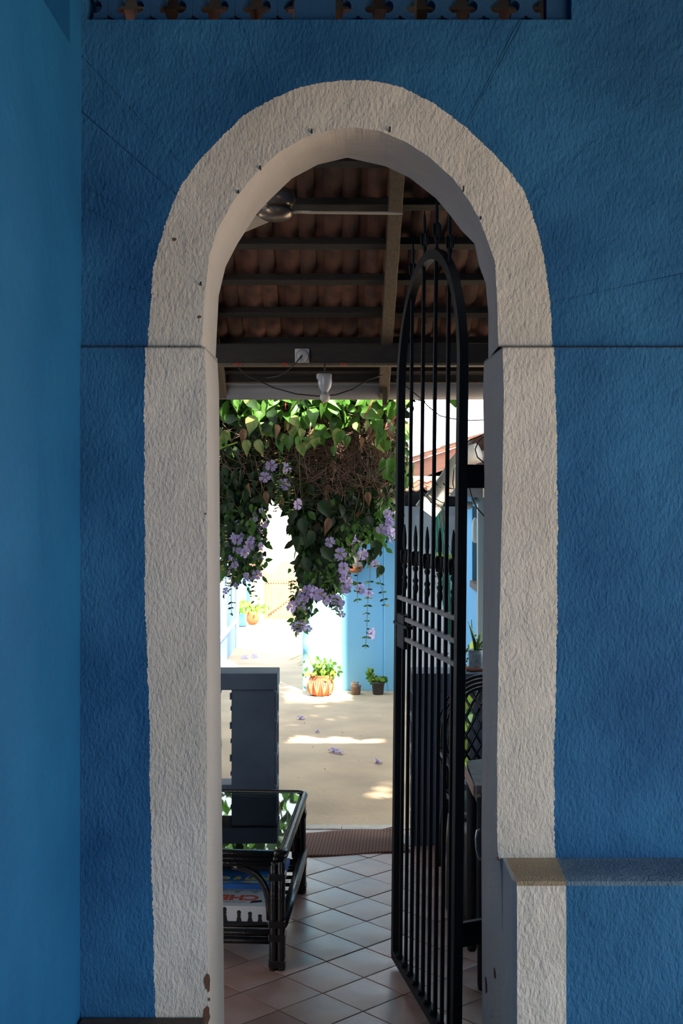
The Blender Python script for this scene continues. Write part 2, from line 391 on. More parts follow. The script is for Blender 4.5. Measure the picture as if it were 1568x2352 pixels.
# bare patches where paint has flaked off the jambs
def chip(px, py, w, h, Y, seed):
    random.seed(seed); n = 14; c = W(px, py, Y); poly = []
    for k in range(n):
        t = 2*math.pi*k/n; r = random.uniform(.7,1.15)
        poly.append((w/2*r*math.cos(t), h/2*r*math.sin(t)))
    M = Matrix.Translation(c) @ Matrix.Rotation(R(90), 4, 'X')
    MB().prism(poly, .0015, M=M).build('bare_patch', M_chip, wall_front)
for k, (px,py,w,h) in enumerate([(476,2257,.022,.058),(474,2335,.026,.065),(480,2295,.008,.012),(458,728,.014,.010),(400,550,.014,.012),(1143,1972,.010,.012),(472,1180,.006,.006)]):
    chip(px, py, w, h, YF_L-.0005 if py > 797 else YF_U-.0005, 100+k)
for k, (px,py,w,h) in enumerate([(1116,2262,.016,.060),(1136,2236,.012,.036),(1138,2095,.010,.016),(1139,2115,.008,.020)]):
    # on the right reveal, which faces left
    random.seed(200+k); t = (px-1106)/(1155-1106); Y = YB - (YB-YF_L)*t; c = W(px, py, Y)
    poly = [(w*2*random.uniform(.7,1.1)*math.cos(2*math.pi*j/12), h/2*random.uniform(.75,1.1)*math.sin(2*math.pi*j/12)) for j in range(12)]
    M = Matrix.Translation((c.x-.002, c.y, c.z)) @ Matrix.Rotation(R(90), 4, 'Z') @ Matrix.Rotation(R(90), 4, 'X')
    MB().prism(poly, .0015, M=M).build('bare_patch', M_chip, wall_front)
# small hooks / nail stubs on the arch edge
random.seed(5)
hk = [(716,306,.010),(895,303,.012),(1063,440,.014),(598,388,.008),(1103,503,.007),(548,443,.007),(462,655,.010)]
for px,py,l in hk:
    c = W(px,py,YF_U); d = Vector(((px-806)*.0001, -1, (640-py)*.0006)).normalized()
    MB().tube([c+Vector((0,.01,0)), c+d*l, c+d*l+Vector((0,-.003,l*.9))], .0028, 6).build('nail', M_wire, wall_front)

# ---- protruding dado at the lower right
DY = 3.72
mb = MB()
xa, xb = XX(1163, YF_L), XX(1187, DY); z1 = ZZ(1972, YF_L); z0 = ZZ(2030, DY); xw = XX(1300, DY); xw1 = XX(1279, YF_L)
def dstrip(xl0, xl1, xr0, xr1, mi_top, mi_front):
    pr = [(YF_L+.01, z1+.004), (YF_L-.02, z1), (DY+.05, z0+.008), (DY+.018, z0+.002), (DY+.005, z0-.008), (DY, z0-.03), (DY, 0)]
    vs = []; n = len(pr)
    fr = [0, .08, .8, .93, .98, 1, 1]
    for k, (y, z) in enumerate(pr):
        vs.append((xl0+(xl1-xl0)*fr[k], y, z)); vs.append((xr0+(xr1-xr0)*fr[k], y, z))
    for k in range(n-1):
        mb.add([vs[2*k], vs[2*k+1], vs[2*k+3], vs[2*k+2]], [(0,1,2,3)], mi_top if k < 4 else mi_front, False)
dstrip(xa, xb, xw1, xw, 0, 1)
dstrip(xw1, xw, XR_WALL, XR_WALL, 2, 3)
# left cheek
pr = [(YF_L+.02, z1+.006, 0), (YF_L-.02, z1, .08), (DY+.05, z0+.008, .8), (DY+.018, z0+.002, .93), (DY+.005, z0-.008, .98), (DY, z0-.03, 1), (DY, 0, 1)]
ch_ = [(xa+(xb-xa)*f, y, z) for y, z, f in pr]
ch2 = [(x-.012, y+.016 if y < DY+.03 else y, z) for x, y, z in ch_]
for k in range(6): mb.add([ch_[k], ch_[k+1], ch2[k+1], ch2[k]], [(0,1,2,3)], 4, True)
mb.add(ch2 + [(xa-.014, YF_L+.03, 0), (xa-.014, YF_L+.03, z1)], [tuple(range(9))], 4)
dado = struct(mb.build('trim_1', [M_tan, M_white, M_dusty, M_blue_dado, M_reveal]))
# white wash border wobbling on the blue: a brushed lighter line under the ledge
# ---- vent band of pierced blocks, sitting back in the wall
CELL = .1377
def vent_mesh():
    h = CELL/2; n = 48; d, rho, cr = .027, .0215, .034; ins = []; outs = []
    for k in range(n):
        t = 2*math.pi*k/n; phi = (t + math.pi/4) % (math.pi/2) - math.pi/4
        ri = d*math.cos(phi) + math.sqrt(max(0, rho*rho - (d*math.sin(phi))**2))
        ro = h/max(abs(math.cos(t)), abs(math.sin(t)))
        # corner notch
        ux, uz = math.cos(t), math.sin(t); cx, cz = math.copysign(h,ux), math.copysign(h,uz)
        bq = ux*cx+uz*cz; disc = bq*bq - (2*h*h - cr*cr)
        if disc > 0: ro = min(ro, bq - math.sqrt(disc))
        ins.append((ri*ux, ri*uz)); outs.append((ro*ux, ro*uz))
    b = MB(); T = .05
    vs = [(x,0,z) for x,z in ins]+[(x,0,z) for x,z in outs]+[(x,T,z) for x,z in ins]+[(x,T,z) for x,z in outs]
    fs = []
    for i in range(n):
        j = (i+1) % n
        fs += [(i,n+i,n+j,j),(2*n+i,2*n+j,3*n+j,3*n+i),(i,j,2*n+j,2*n+i),(n+i,3*n+i,3*n+j,n+j)]
    b.add(vs, fs, 0)
    o = b.build('vent_block', M_vent); me = o.data; bpy.data.objects.remove(o); return me
vent_me = vent_mesh(); VY = YF_U + .035
zc = ZZ(15, VY)
vent = thing('vent_band', (0, VY, ZT), 'blue pierced ventilation band of quatrefoil blocks above the arch', 'vent')
for base in ([200+97*k for k in range(6)], [773+96.5*k for k in range(6)]):
    for px in base:
        for r_ in (0, 1):
            x = XX(px, VY)
            place('vent_block', vent_me, vent, (x, VY, zc + r_*CELL))
mb = MB()
mb.box(XX(676,VY), XX(770,VY), VY-.006, VY+.055, ZT-.02, VZ1, 0)
mb.box(XX(1254,VY), XX(1330,VY), VY-.006, VY+.055, ZT-.02, VZ1, 0)
mb.box(XX(170,VY), XX(200,VY), VY-.006, VY+.055, ZT-.02, VZ1, 0)
mb.box(XX(170,VY), XX(1330,VY), VY+.0, VY+.055, zc+1.5*CELL, VZ1+.02, 0)
mb.build('vent_infill', M_vent, vent)

# ---- left side wall with the high recess
mb = MB(); X0 = XL_WALL
ry0, ry1, rz0, rz1 = 2.75, 3.787, ZZ(100, 3.787), 4.1
mb.box(X0-.5, X0, -3.0, ry0, 0, 4.6); mb.box(X0-.5, X0, ry1, 4.39, 0, 4.6)
mb.box(X0-.5, X0, ry0, ry1, 0, rz0); mb.box(X0-.5, X0, ry0, ry1, rz1, 4.6); mb.box(X0-.5, X0-.10, ry0, ry1, rz0, rz1)
wall_left = struct(mb.build('wall_left', M_side))
# ---- low brown plinth against the wall, left of the opening
PZ = ZZ(2335, YF_L)
struct(MB().box(X0, XX(476, YF_L), 3.62, YF_L+.002, 0, PZ).build('trim_2', M_cement, bevel=.012))
# ---- front room floor, door threshold and ceiling
struct(MB().box(X0-.5, XR_WALL+.2, -3.0, YB-.001, -.05, .10).build('floor_front_room', M_cement))
mb = MB(); mb.box(X0-.5, 4.6, -5.2, YB, 4.6, 4.75)
struct(mb.build('ceiling', M_wood_dark))
# unseen walls added to cut the front room light, open low on the right
struct(MB().box(X0-.5, 2.6, -3.3, -3.0, -.05, 4.6).build('wall_behind', M_blue))
mb = MB(); mb.box(2.6, 4.4, -3.3, -3.0, 2.37, 4.6); mb.box(4.2, 4.4, -3.0, YB, 2.37, 4.6); mb.box(4.2, 4.4, 3.4, YB, -.05, 2.37)
struct(mb.build('wall_light_baffle', M_blue))

# ================================================================== 2. PORCH
# ---- diagonal clay floor tiles
TH, TS, TX0, TZ0 = .7525, .1155*EYE, .0683*EYE, 3.155*EYE
PY0, PY1, PX0, PX1 = YB, 7.66, -2.1, 2.1
def clip(poly, ax, val, keep_less):
    out = []
    for i in range(len(poly)):
        a, b = poly[i], poly[(i+1) % len(poly)]
        ia = (a[ax] <= val) == keep_less; ib = (b[ax] <= val) == keep_less
        if ia: out.append(a)
        if ia != ib:
            t = (val-a[ax])/(b[ax]-a[ax]); p = [a[0]+(b[0]-a[0])*t, a[1]+(b[1]-a[1])*t]; p[ax] = val; out.append(tuple(p))
    return out
floor = struct(MB().box(PX0-.1, PX1+.1, PY0-.4, 7.74, -.12, -.004).build('floor_porch', M_grout))
ci, si = math.cos(TH), math.sin(TH)
g = .0018; shared = None; cnt = 0
for i in range(-16, 24):
    for j in range(-16, 24):
        def P(a, b): return (TX0 + TS*(-a*ci + b*si), TZ0 - TS*(a*si + b*ci))
        cx, cy = P(i+.5, j+.5)
        if cx < PX0-.3 or cx > PX1+.3 or cy < PY0-.3 or cy > PY1+.3: continue
        q = g/TS
        poly = [P(i+q, j+q), P(i+1-q, j+q), P(i+1-q, j+1-q), P(i+q, j+1-q)]
        area2 = sum(poly[k][0]*poly[(k+1)%4][1]-poly[(k+1)%4][0]*poly[k][1] for k in range(4))
        if area2 < 0: poly = poly[::-1]
        full = all(PX0 <= x <= PX1 and PY0-.2 <= y <= PY1 for x, y in poly)
        random.seed(i*100+j)
        dz = random.uniform(-.0012, .0012)
        if not full:
            for ax, val, kl in ((0,PX0,False),(0,PX1,True),(1,PY0-.2,False),(1,PY1,True)):
                if poly: poly = clip(poly, ax, val, kl)
            if len(poly) < 3: continue
        loc = Vector((cx, cy, 0))
        def tile_mesh(pl):
            b = MB(); n = len(pl); e = .003
            mx = sum(p[0] for p in pl)/n; my = sum(p[1] for p in pl)/n
            inn = [(x+(mx-x)*e/.13, y+(my-y)*e/.13) for x, y in pl]
            vs = [(x-cx,y-cy,-.004) for x,y in pl]+[(x-cx,y-cy,-.0015) for x,y in pl]+[(x-cx,y-cy,0) for x,y in inn]
            fs = [tuple(range(2*n,3*n))]
            for r_ in (0,1): fs += [(r_*n+k, r_*n+(k+1)%n, (r_+1)*n+(k+1)%n, (r_+1)*n+k) for k in range(n)]
            b.add(vs, fs); o = b.build('tile', M_ftile); me = o.data; bpy.data.objects.remove(o); return me
        if full:
            if shared is None: shared = tile_mesh(poly)
            me = shared
        else: me = tile_mesh(poly)
        o = place('tile', me, floor, (cx, cy, dz+.001)); cnt += 1
# pale edging stones at the porch lip
for k in range(-6, 7):
    x = k*.33
    MB().box(x+.002, x+.328, 7.664, 7.76, -.05, .004+.001*(k%3)).build('edging_tile', M_pale, floor, bevel=.003)
# ---- side walls of the porch (hidden behind the arch wall, seen only from the side)
struct(MB().box(PX0-.2, PX0, YB, 7.2, -.1, 4.4).build('wall_porch_left', M_blue_dado))
struct(MB().box(PX1, PX1+.2, YB, 7.2, -.1, 4.4).build('wall_porch_right', M_blue_dado))

# ---- porch roof: tiles on battens on rafters
EY, EZ, SL = 7.78, 2.885, .47
def RZ(y): return EZ + SL*(EY - y)
roof = thing('porch_roof', (0, EY, EZ), 'lean-to roof of clay tiles on dark battens over the porch', 'roof')
roof['kind'] = 'structure'
TW, TG = .23, .33
def tile_profile(x):
    # seen from below: two hollow barrels, a flat and a lap
    u = x / TW
    if u < .36: return -.020*math.sin(math.pi*u/.36)
    if u < .72: return -.020*math.sin(math.pi*(u-.36)/.36)
    if u < .76: return .012*(u-.72)/.04
    if u < .95: return .012
    return .012*(1-(u-.95)/.05)
def roof_tile_mesh(mt, name='roof_tile'):
    xs = [0,.06,.12,.18,.24,.30,.36,.42,.48,.54,.60,.66,.72,.76,.86,.95,1.0]
    b = MB(); n = len(xs); L = TG*1.22
    vs = []
    for y, dz in ((0,0),(L,-.0)):
        for u in xs: vs.append((u*TW*1.06, y, tile_profile(u*TW)+dz))
    for y in (0, L):
        for u in xs: vs.append((u*TW*1.06, y, tile_profile(u*TW)+.014))
    fs = []
    for i in range(n-1):
        fs += [(i,n+i,n+i+1,i+1),(2*n+i,2*n+i+1,3*n+i+1,3*n+i),(i,i+1,2*n+i+1,2*n+i),(n+i,3*n+i,3*n+i+1,n+i+1)]
    fs += [(0,2*n,3*n,n),(n-1,2*n-1,4*n-1,3*n-1)]
    b.add(vs, fs); o = b.build(name, mt); me = o.data; bpy.data.objects.remove(o); return me
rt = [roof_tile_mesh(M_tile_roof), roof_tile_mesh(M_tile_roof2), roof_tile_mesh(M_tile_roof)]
ang = math.atan(SL); random.seed(11)
nrow = 11
for r_ in range(nrow):
    # local y runs up the slope towards the wall
    s0 = r_*TG
    y0 = EY + .05 - s0*math.cos(ang); z0_ = EZ - .02 + s0*math.sin(ang) + .045
    for c_ in range(-9, 9):
        x = c_*TW + .09 + (.0 if r_ % 2 == 0 else .0)
        place('roof_tile', random.choice(rt), roof, (x + random.uniform(-.003,.003), y0, z0_ - .010 + random.uniform(-.002,.002)), (-ang - .035, 0, math.pi) if False else (0,0,0))
        o = COL.objects[-1] if False else None
# orient the tiles: rotate so that local +y climbs towards the house
for o in roof.children:
    o.rotation_euler = Euler((ang - .03, 0, math.pi), 'XYZ')
# battens, each under a tile row
for r_ in range(nrow):
    s0 = r_*TG + .06
    y = EY - s0*math.cos(ang); z = RZ(y)
    M = Matrix.Translation((0, y, z)) @ Matrix.Rotation(-ang, 4, 'X')
    MB().box(-2.08, 2.08, -.026, .026, -.03, .016, M=M).build('batten', M_wood_dark, roof, bevel=.003)
# rafters below the battens
for x in (-1.82, -.772, .272, 1.31):
    M = Matrix.Translation((x, EY, RZ(EY)-.032)) @ Matrix.Rotation(-ang, 4, 'X')
    MB().box(-.034, .034, -3.85, .12, -.085, 0, M=M).build('rafter', M_wood_raft, roof, bevel=.004)
# cross beam
by = 7.25
bz1, bz0 = ZZ(789, by), ZZ(834, by)
MB().box(-2.09, 2.09, by, by+.10, bz0, bz1).build('cross_beam', M_wood_dark, roof, bevel=.004)
MB().box(-2.09, 2.09, by-.012, by+.10, bz0-.014, bz0).build('beam_lit_edge', M_wood_raft, roof)  # paler strip stands in for light caught along the beam's lower edge
MB().box(-2.09, 2.09, 7.74, 7.80, ZZ(878,7.77), ZZ(862,7.77)).build('batten', M_wood_dark, roof, bevel=.003)
MB().box(-2.09, 2.09, 7.735, 7.80, ZZ(880,7.77), ZZ(878,7.77)).build('beam_lit_edge', M_wood_raft, roof)  # thin pale strip painted as a lit line under the eave batten
# gutter
gy = 7.86; gz = ZZ(896, gy)
gut = MB(); gut.tube([(-2.3,gy,gz),(0,gy,gz),(2.3,gy,gz)], .062, 20)
tag(gut.build('rain_gutter', M_pvc_g), 'grey round plastic rain gutter along the porch eave', 'gutter')
MB().box(.262, .29, 7.70, 7.78, ZZ(932,7.75), RZ(7.75)-.04).build('gutter_strap', M_wood_raft, roof)
# red ties on the beam
for px in (547, 655, 790):
    mb = MB()
    for k in range(4):
        c = W(px + k*2 - 4, 836 + (k%2)*2, by-.02)
        mb.tube([c+Vector((-.012,0,-.008)), c+Vector((0,-.006,.006)), c+Vector((.013,0,-.004))], .0022, 5)
    tag(mb.build('red_tie', M_red), {547:'red cord tie on the dark beam near the left jamb',655:'red cord tie on the beam just left of the round lamp holder',790:'red cord tie on the beam right of the hanging bulb'}[px], 'cord', 'red ties on the porch beam')

# ---- lamp holder on the beam, hanging bulb, cables
t = thing('lamp_holder', W(694,818,by), 'round white lamp holder fixed flat on the dark beam', 'lamp')
c = W(694,818,by)
mb = MB(); M = Matrix.Translation((c.x, by-.012, c.z))
mb.box(-.044, .044, 0, .012, -.044, .044, M=M); mb.build('back_plate', M_pvc, t, bevel=.01)
mb = MB(); mb.lathe([(.036,0),(.038,.012),(.034,.03),(.022,.034)], (c.x, by-.012, c.z), 20, ax='y'); mb.build('socket', M_porc, t)
mb = MB(); mb.tube([c+Vector((0,-.045,0)), W(680,833,by-.09), W(662,850,by-.05), W(640,864,by), W(612,868,by+.1)], .004, 6)
mb.build('cable', M_wire, t)
hy = 7.2
t = thing('hanging_bulb', W(746,836,hy), 'white lamp holder with frosted bulb hanging below the beam', 'lamp')
zt = ZZ(858,hy); zx = XX(746,hy)
MB().tube([(zx,hy,ZZ(832,hy)),(zx-.003,hy,zt+.01)], .005, 6).build('cord', M_wire, t)
mb = MB(); mb.box(zx-.05, zx+.04, hy-.02, hy+.02, ZZ(872,hy), zt); mb.build('bracket', M_pvc, t, bevel=.01)
mb = MB(); mb.lathe([(.030,0),(.040,-.02),(.042,-.05),(.036,-.08),(.022,-.10),(.018,-.108)], (zx, hy-.01, zt-.004), 20); mb.build('shade_cup', M_porc, t)
mb = MB(); mb.lathe([(.019,0),(.019,-.015),(.026,-.035)], (zx, hy-.01, ZZ(897,hy)), 16); cap_ = mb.build('lamp_cap', M_pvc_g, t)
mb = MB(); zb = ZZ(908,hy); mb.lathe([(.026,.004),(.030,-.008),(.028,-.024),(.018,-.038),(.004,-.043)], (zx, hy-.01, zb), 20); mb.build('bulb', M_bulb, cap_)
mb = MB()
cp = [(547,842),(565,862),(590,873),(630,891),(680,905),(730,910),(770,907),(810,894),(845,872),(878,862)]
mb.tube([W(x,y,7.34) for x,y in cp], .0042, 6)
tag(mb.build('slack_cable', M_wire), 'black cable sagging in front of the grey gutter', 'cable')
mb = MB(); mb.tube([W(x,y,7.6) for x,y in [(905,870),(935,890),(960,910),(985,935),(1010,955),(1040,962),(1080,966),(1125,964)]], .0035, 6)
tag(mb.build('sky_cable', M_wire), 'thin black cable crossing the sky above the clay roofs', 'cable')

# ---- ceiling fan
fy = 5.85; fc = W(632, 493, fy)
fan = thing('ceiling_fan', fc, 'ceiling fan with round hub and pale blade under the roof tiles', 'fan')
mb = MB(); mb.lathe([(.001,-.030),(.05,-.026),(.075,-.014),(.088,.004),(.088,.018),(.07,.03)], fc, 28); mb.build('hub', M_fan, fan)
mb = MB(); mb.lathe([(.07,.03),(.085,.045),(.10,.07),(.09,.11),(.05,.13),(.012,.14)], fc, 28); mb.build('motor', M_fan, fan)
mb = MB(); mb.tube([fc+Vector((0,0,.13)), Vector((fc.x,fc.y,RZ(fy)-.02))], .012, 10); mb.build('down_rod', M_fan, fan)
for a in (0, 120, 240):
    M = Matrix.Translation(fc) @ Matrix.Rotation(R(a+2), 4, 'Z')
    b = MB()
    b.box(.07, .17, -.018, .018, .010, .016, M=M)
    prof = [(.13,-.042),(.16,-.052),(.55,-.062),(.60,-.052),(.615,-.02),(.615,.03),(.60,.055),(.55,.062),(.16,.048),(.13,.035)]
    Mb = M @ Matrix.Translation((0,0,.008)) @ Matrix.Rotation(R(9), 4, 'X')
    b.prism(prof, .006, M=Mb)
    b.build('blade', M_blade, fan)

# ================================================================== 3. IRON GATE
GN = Vector((.4365, 4.50, 0)); GF = Vector((.2565, 5.478, 0))
gd = (GF-GN).normalized(); GL = .995
nrm = Vector((gd.y, -gd.x, 0))
def G(u, z, off=0):
    return Vector((GN.x + gd.x*u + nrm.x*off + .010*(z-1.4), GN.y + gd.y*u + nrm.y*off, z))
gate = thing('iron_gate', (GN.x, GN.y, 0), 'tall black wrought iron gate leaf standing open in the arch', 'gate')
def gbar(name, pts, r, n=4, m=M_black):
    """bar of square section along points"""
    b = MB(); vs = []
    for p in pts:
        for sx, sy in ((-1,-1),(1,-1),(1,1),(-1,1)): vs.append(p + gd*r*sx + nrm*r*sy)
    b.add(vs, [(0,3,2,1),(4,5,6,7),(0,1,5,4),(1,2,6,5),(2,3,7,6),(3,0,4,7)])
    return b.build(name, m, gate)
ZB = .04; ZS = 2.60
def flat(b, u0, u1, z0, z1, t=.018, mi=0):
    vs = []
    for off in (-t, t):
        for u, z in ((u0,z0),(u1,z0),(u1,z1),(u0,z1)): vs.append(G(u,z,off))
    b.add(vs, [(0,3,2,1),(4,5,6,7),(0,1,5,4),(1,2,6,5),(2,3,7,6),(3,0,4,7)], mi)
# stiles (hollow section, subdivided in height), arch, bottom rail
for u, w in ((0,.022),(GL,.020)):
    b = MB(); flat(b, u-w, u+w, ZB, ZS, .0165 if u else .0175); b.build('stile', M_black, gate, bevel=.002)
b = MB(); ra = GL/2; cu = GL/2; K = 40
for k in range(K):
    a0 = math.pi*k/K; a1 = math.pi*(k+1)/K
    vs = []
    for off in (-.0165, .0165):
        for a_, r_ in ((a0,ra-.02),(a1,ra-.02),(a1,ra+.02),(a0,ra+.02)):
            vs.append(G(cu - r_*math.cos(a_), ZS + r_*math.sin(a_), off))
    b.add(vs, [(0,3,2,1),(4,5,6,7),(0,1,5,4),(1,2,6,5),(2,3,7,6),(3,0,4,7)])
b.build('arched_head', M_black, gate)
b = MB(); flat(b, 0, GL, ZB-.01, ZB+.025, .02); b.build('bottom_rail', M_black, gate, bevel=.003)
def finial(b, u, zt, s=1.0):
    """cast spear: tip, two curled side leaves, rings; zt = height of the tip"""
    c = G(u, zt)
    pr = [(.003,0),(.008,-.02),(.013,-.05),(.014,-.085),(.009,-.115),(.010,-.13),(.016,-.14),(.012,-.15),(.010,-.17),(.018,-.18),(.019,-.188),(.010,-.20),(.012,-.225),(.021,-.235),(.013,-.248),(.018,-.262),(.018,-.275),(.011,-.29)]
    b.lathe([(r*s*.68, z*s) for r,z in pr], c, 10)
    for dv in (gd, -gd, nrm, -nrm):
        pts = []; am = .030 if dv in (gd, -gd) else .0135
        for k in range(7):
            a = k/6
            pts.append(c + dv*(.002 + am*math.sin(a*2.3))*s + Vector((0, 0, (-.128 - .045*a + .030*math.sin(a*3.14))*s)))
        b.tube(pts, [.006*s,.007*s,.0075*s,.0075*s,.007*s,.006*s,.004*s], 6)
ZTIP = ZZ(1205, 5.3)
for k in range(1, 10):
    u = GL*k/10
    if k % 2:
        br_ = gbar('bar', [G(u, ZB+.02), G(u, ZTIP-.27)], .0072)
        b = MB(); finial(b, u, ZTIP); b.build('finial', M_black, br_)
    else:
        zt = ZS + math.sqrt(max(0, ra*ra-(u-cu)**2))
        br_ = gbar('bar', [G(u, ZB+.02), G(u, zt)], .0068)
        b = MB(); finial(b, u, zt+.22, .85); b.build('top_spear', M_black, br_)
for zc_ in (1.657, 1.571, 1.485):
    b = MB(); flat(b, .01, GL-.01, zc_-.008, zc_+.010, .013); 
    b.build('cross_bar', M_iron_grey, gate, bevel=.002)
# lock box between the cross bars, latch bolt
b = MB(); flat(b, GL-.17, GL-.04, 1.44, 1.59, .018); b.build('lock_box', M_black, gate, bevel=.004)
b = MB(); flat(b, GL-.24, GL+.02, 1.535, 1.550, .022); b.build('latch_bolt', M_black, gate, bevel=.004)
# hinge arms to the wall
for z_, h_ in ((ZZ(1094,4.5), .044), (ZZ(2148,4.5), .045)):
    b = MB(); a = G(.0, z_); c = Vector((.640, 4.60, z_)); d = (c-a); 
    p = Vector((-d.y, d.x, 0)).normalized()*.012
    vs = [a-p-Vector((0,0,h_)), c-p-Vector((0,0,h_)), c+p-Vector((0,0,h_)), a+p-Vector((0,0,h_)), a-p+Vector((0,0,h_)), c-p+Vector((0,0,h_)), c+p+Vector((0,0,h_)), a+p+Vector((0,0,h_))]
    b.add(vs, [(0,3,2,1),(4,5,6,7),(0,1,5,4),(1,2,6,5),(2,3,7,6),(3,0,4,7)])
    b.tube([(.640,4.60,z_-h_-.02),(.640,4.60,z_+h_+.02)], .016, 10)
    b.box(.62, .66, YB, 4.60, z_-h_, z_+h_)
    b.build('hinge_arm', M_black, gate, bevel=.003)
# weld blobs where the bars meet the bottom rail
for k in range(1, 10):
    b = MB(); c = G(GL*k/10+.012, ZB+.03, -.012)
    b.lathe([(.003,.012),(.008,.006),(.011,-.003),(.009,-.008)], c, 8); b.build('weld', M_black, gate)

# ================================================================== 4. BALUSTRADES AT THE PORCH EDGE
BY0, BY1 = 7.29, 7.56
CZ1, CZ0 = 1.04, .94
def balustrade(sign, xcap, xbody, label):
    x = xcap
    t = thing('balustrade', (xbody*1.5, (BY0+BY1)/2, 0), label, 'balustrade')
    sh = lambda: None
    far = sign*2.08
    x0, x1 = sorted((x, far)); MB().box(x0, x1, BY0, BY1, CZ0, CZ1).build('top_rail', M_balus, t, bevel=.006)
    # tapered moulding below the rail
    px_in = xbody; px_out = xbody + sign*.262
    a, b_ = sorted((px_in, px_out))
    MB().box(a, b_, BY0+.02, BY1-.02, 0, CZ0).build('pillar', M_balus, t, bevel=.005)
    # raised frames of the cast blocks on the faces
    H = .196
    for k in range(5):
        zb = .0 + k*H - .03
        if zb < 0: zb = 0
        zt = min(CZ0-.01, k*H + H - .03)
        xs = px_in - sign*.012; xo = px_in + sign*.002
        a1, b1 = sorted((xs, xo)); y0, y1 = BY0+.022, BY1-.022
        def piece(*a):
            MB().box(*a).build('block_rib', M_balus, t, bevel=.003)
        def fr(z0, z1, ya, yb): piece(a1, b1, ya, yb, z0, z1)
        fr(zb+.006, zb+.030, y0, y1); fr(zt-.030, zt-.006, y0, y1)
        fr(zb+.02, zt-.02, y0, y0+.045); fr(zb+.02, zt-.02, y1-.045, y1)
        # keyed bumps on the outer corners
        piece(min(px_in,px_in-sign*.012), max(px_in,px_in-sign*.012), BY0+.008, BY0+.03, zt-.05, zt-.015)
        piece(min(px_out,px_out+sign*.010), max(px_out,px_out+sign*.010), BY0+.012, BY0+.04, zt-.05, zt-.01)
        piece(min(px_out,px_out+sign*.006), max(px_out,px_out+sign*.006), BY0+.016, BY0+.05, zb+.06, zb+.085)
    # plinth and turned balusters
    a, b_ = sorted((px_out, far)); MB().box(a, b_, BY0+.05, BY1-.05, 0, .36).build('plinth', M_balus, t, bevel=.005)
    pr = [(.065,.36),(.065,.40),(.045,.405),(.040,.42),(.052,.44),(.030,.455),(.030,.47),(.045,.485),(.058,.53),(.066,.58),(.062,.63),(.045,.70),(.032,.76),(.030,.775),(.046,.79),(.046,.80),(.030,.815),(.048,.835),(.030,.85),(.034,.865),(.062,.90),(.070,.94)]
    for k in range(7):
        xx = px_out + sign*(.135 + k*.19)
        m = MB(); m.lathe(pr, (xx, (BY0+BY1)/2, 0), 18); m.build('baluster', M_balus, t)
    return t
balustrade(-1, -.384, -.40, 'blue balustrade with block pillar at the porch edge, left of the opening')
balustrade(1, .420, .437, 'dark balustrade seen through the iron gate, carrying the aloe pot')

# ================================================================== 5. RATTAN TABLE AND BOARD GAMES
TB = Vector((-.252, 5.395, 0)); TRZ = R(-3.4)
TZH = .535; TWD, TDP = .74, 1.10
tab = thing('rattan_coffee_table', TB, 'black lacquered rattan coffee table with a glass top', 'table', rz=TRZ)
for lx in (0, -TWD):
    for ly in (0, TDP):
        b = MB(); sx = -1 if lx == 0 else 1; cx = lx + sx*.036; sy = 1 if ly == 0 else -1; cy = ly + sy*.03
        for dx in (-.017, .017):
            for dy in (-.014, .014):
                b.tube([(cx+dx,cy+dy,0),(cx+dx,cy+dy,.12),(cx+dx,cy+dy,.30),(cx+dx,cy+dy,TZH-.05)], [.020,.0185,.0175,.0175], 10)
        b.box(cx-.022, cx+.022, cy-.018, cy+.018, .005, TZH-.05)
        # bindings
        for z in (.015, .13, .19, .40):
            b.box(cx-.038, cx+.038, cy-.034, cy+.034, z, z+.032)
        b.build('leg', M_rattan, tab, True, bevel=.004)
def lt(name, pts, r, n=12, m=M_rattan): 
    b = MB(); b.tube(pts, r, n); return b.build(name, m, tab, True)
# top frame: bundles of three poles on every side
for k, z in enumerate((TZH-.014, TZH-.038, TZH-.060)):
    rr = .0145 if k else .017
    inset = .006 + .004*k
    x1, x0, y0, y1 = -inset, -TWD+inset, inset, TDP-inset; c_ = .045
    pts = []
    for (cx, cy, a0) in ((x1-c_, y0+c_, -90), (x1-c_, y1-c_, 0), (x0+c_, y1-c_, 90), (x0+c_, y0+c_, 180)):
        for q in range(5):
            a = R(a0 + 90*q/4); pts.append((cx + c_*math.cos(a), cy + c_*math.sin(a), z))
    pts.append(pts[0]); lt('frame_pole', pts, rr)
b = MB(); b.box(-TWD+.02, -.02, .02, .05, TZH-.075, TZH-.018); b.box(-TWD+.02, -.02, TDP-.05, TDP-.02, TZH-.075, TZH-.018)
b.box(-TWD+.02, -TWD+.05, .02, TDP-.02, TZH-.075, TZH-.018); b.box(-.05, -.02, .02, TDP-.02, TZH-.075, TZH-.018)
b.build('inner_frame', M_rattan, tab, True)
for yy in (.40, .74):
    lt('glass_bearer', [(-TWD+.03,yy,TZH-.045),(-.03,yy,TZH-.045)], .012)
# rounded glass pane
pl = []; x1, x0, y0, y1, c_ = -.030, -TWD+.03, .028, TDP-.028, .05
for (cx, cy, a0) in ((x1-c_, y0+c_, -90), (x1-c_, y1-c_, 0), (x0+c_, y1-c_, 90), (x0+c_, y0+c_, 180)):
    for q in range(6):
        a = R(a0 + 90*q/5); pl.append((cx + c_*math.cos(a), cy + c_*math.sin(a)))
b = MB(); b.add([(x,y,TZH-.006) for x,y in pl], [tuple(range(len(pl)))]); 
gl = b.build('glass_top', M_glass, tab, True)
sm = gl.modifiers.new('thick', 'SOLIDIFY'); sm.thickness = .006
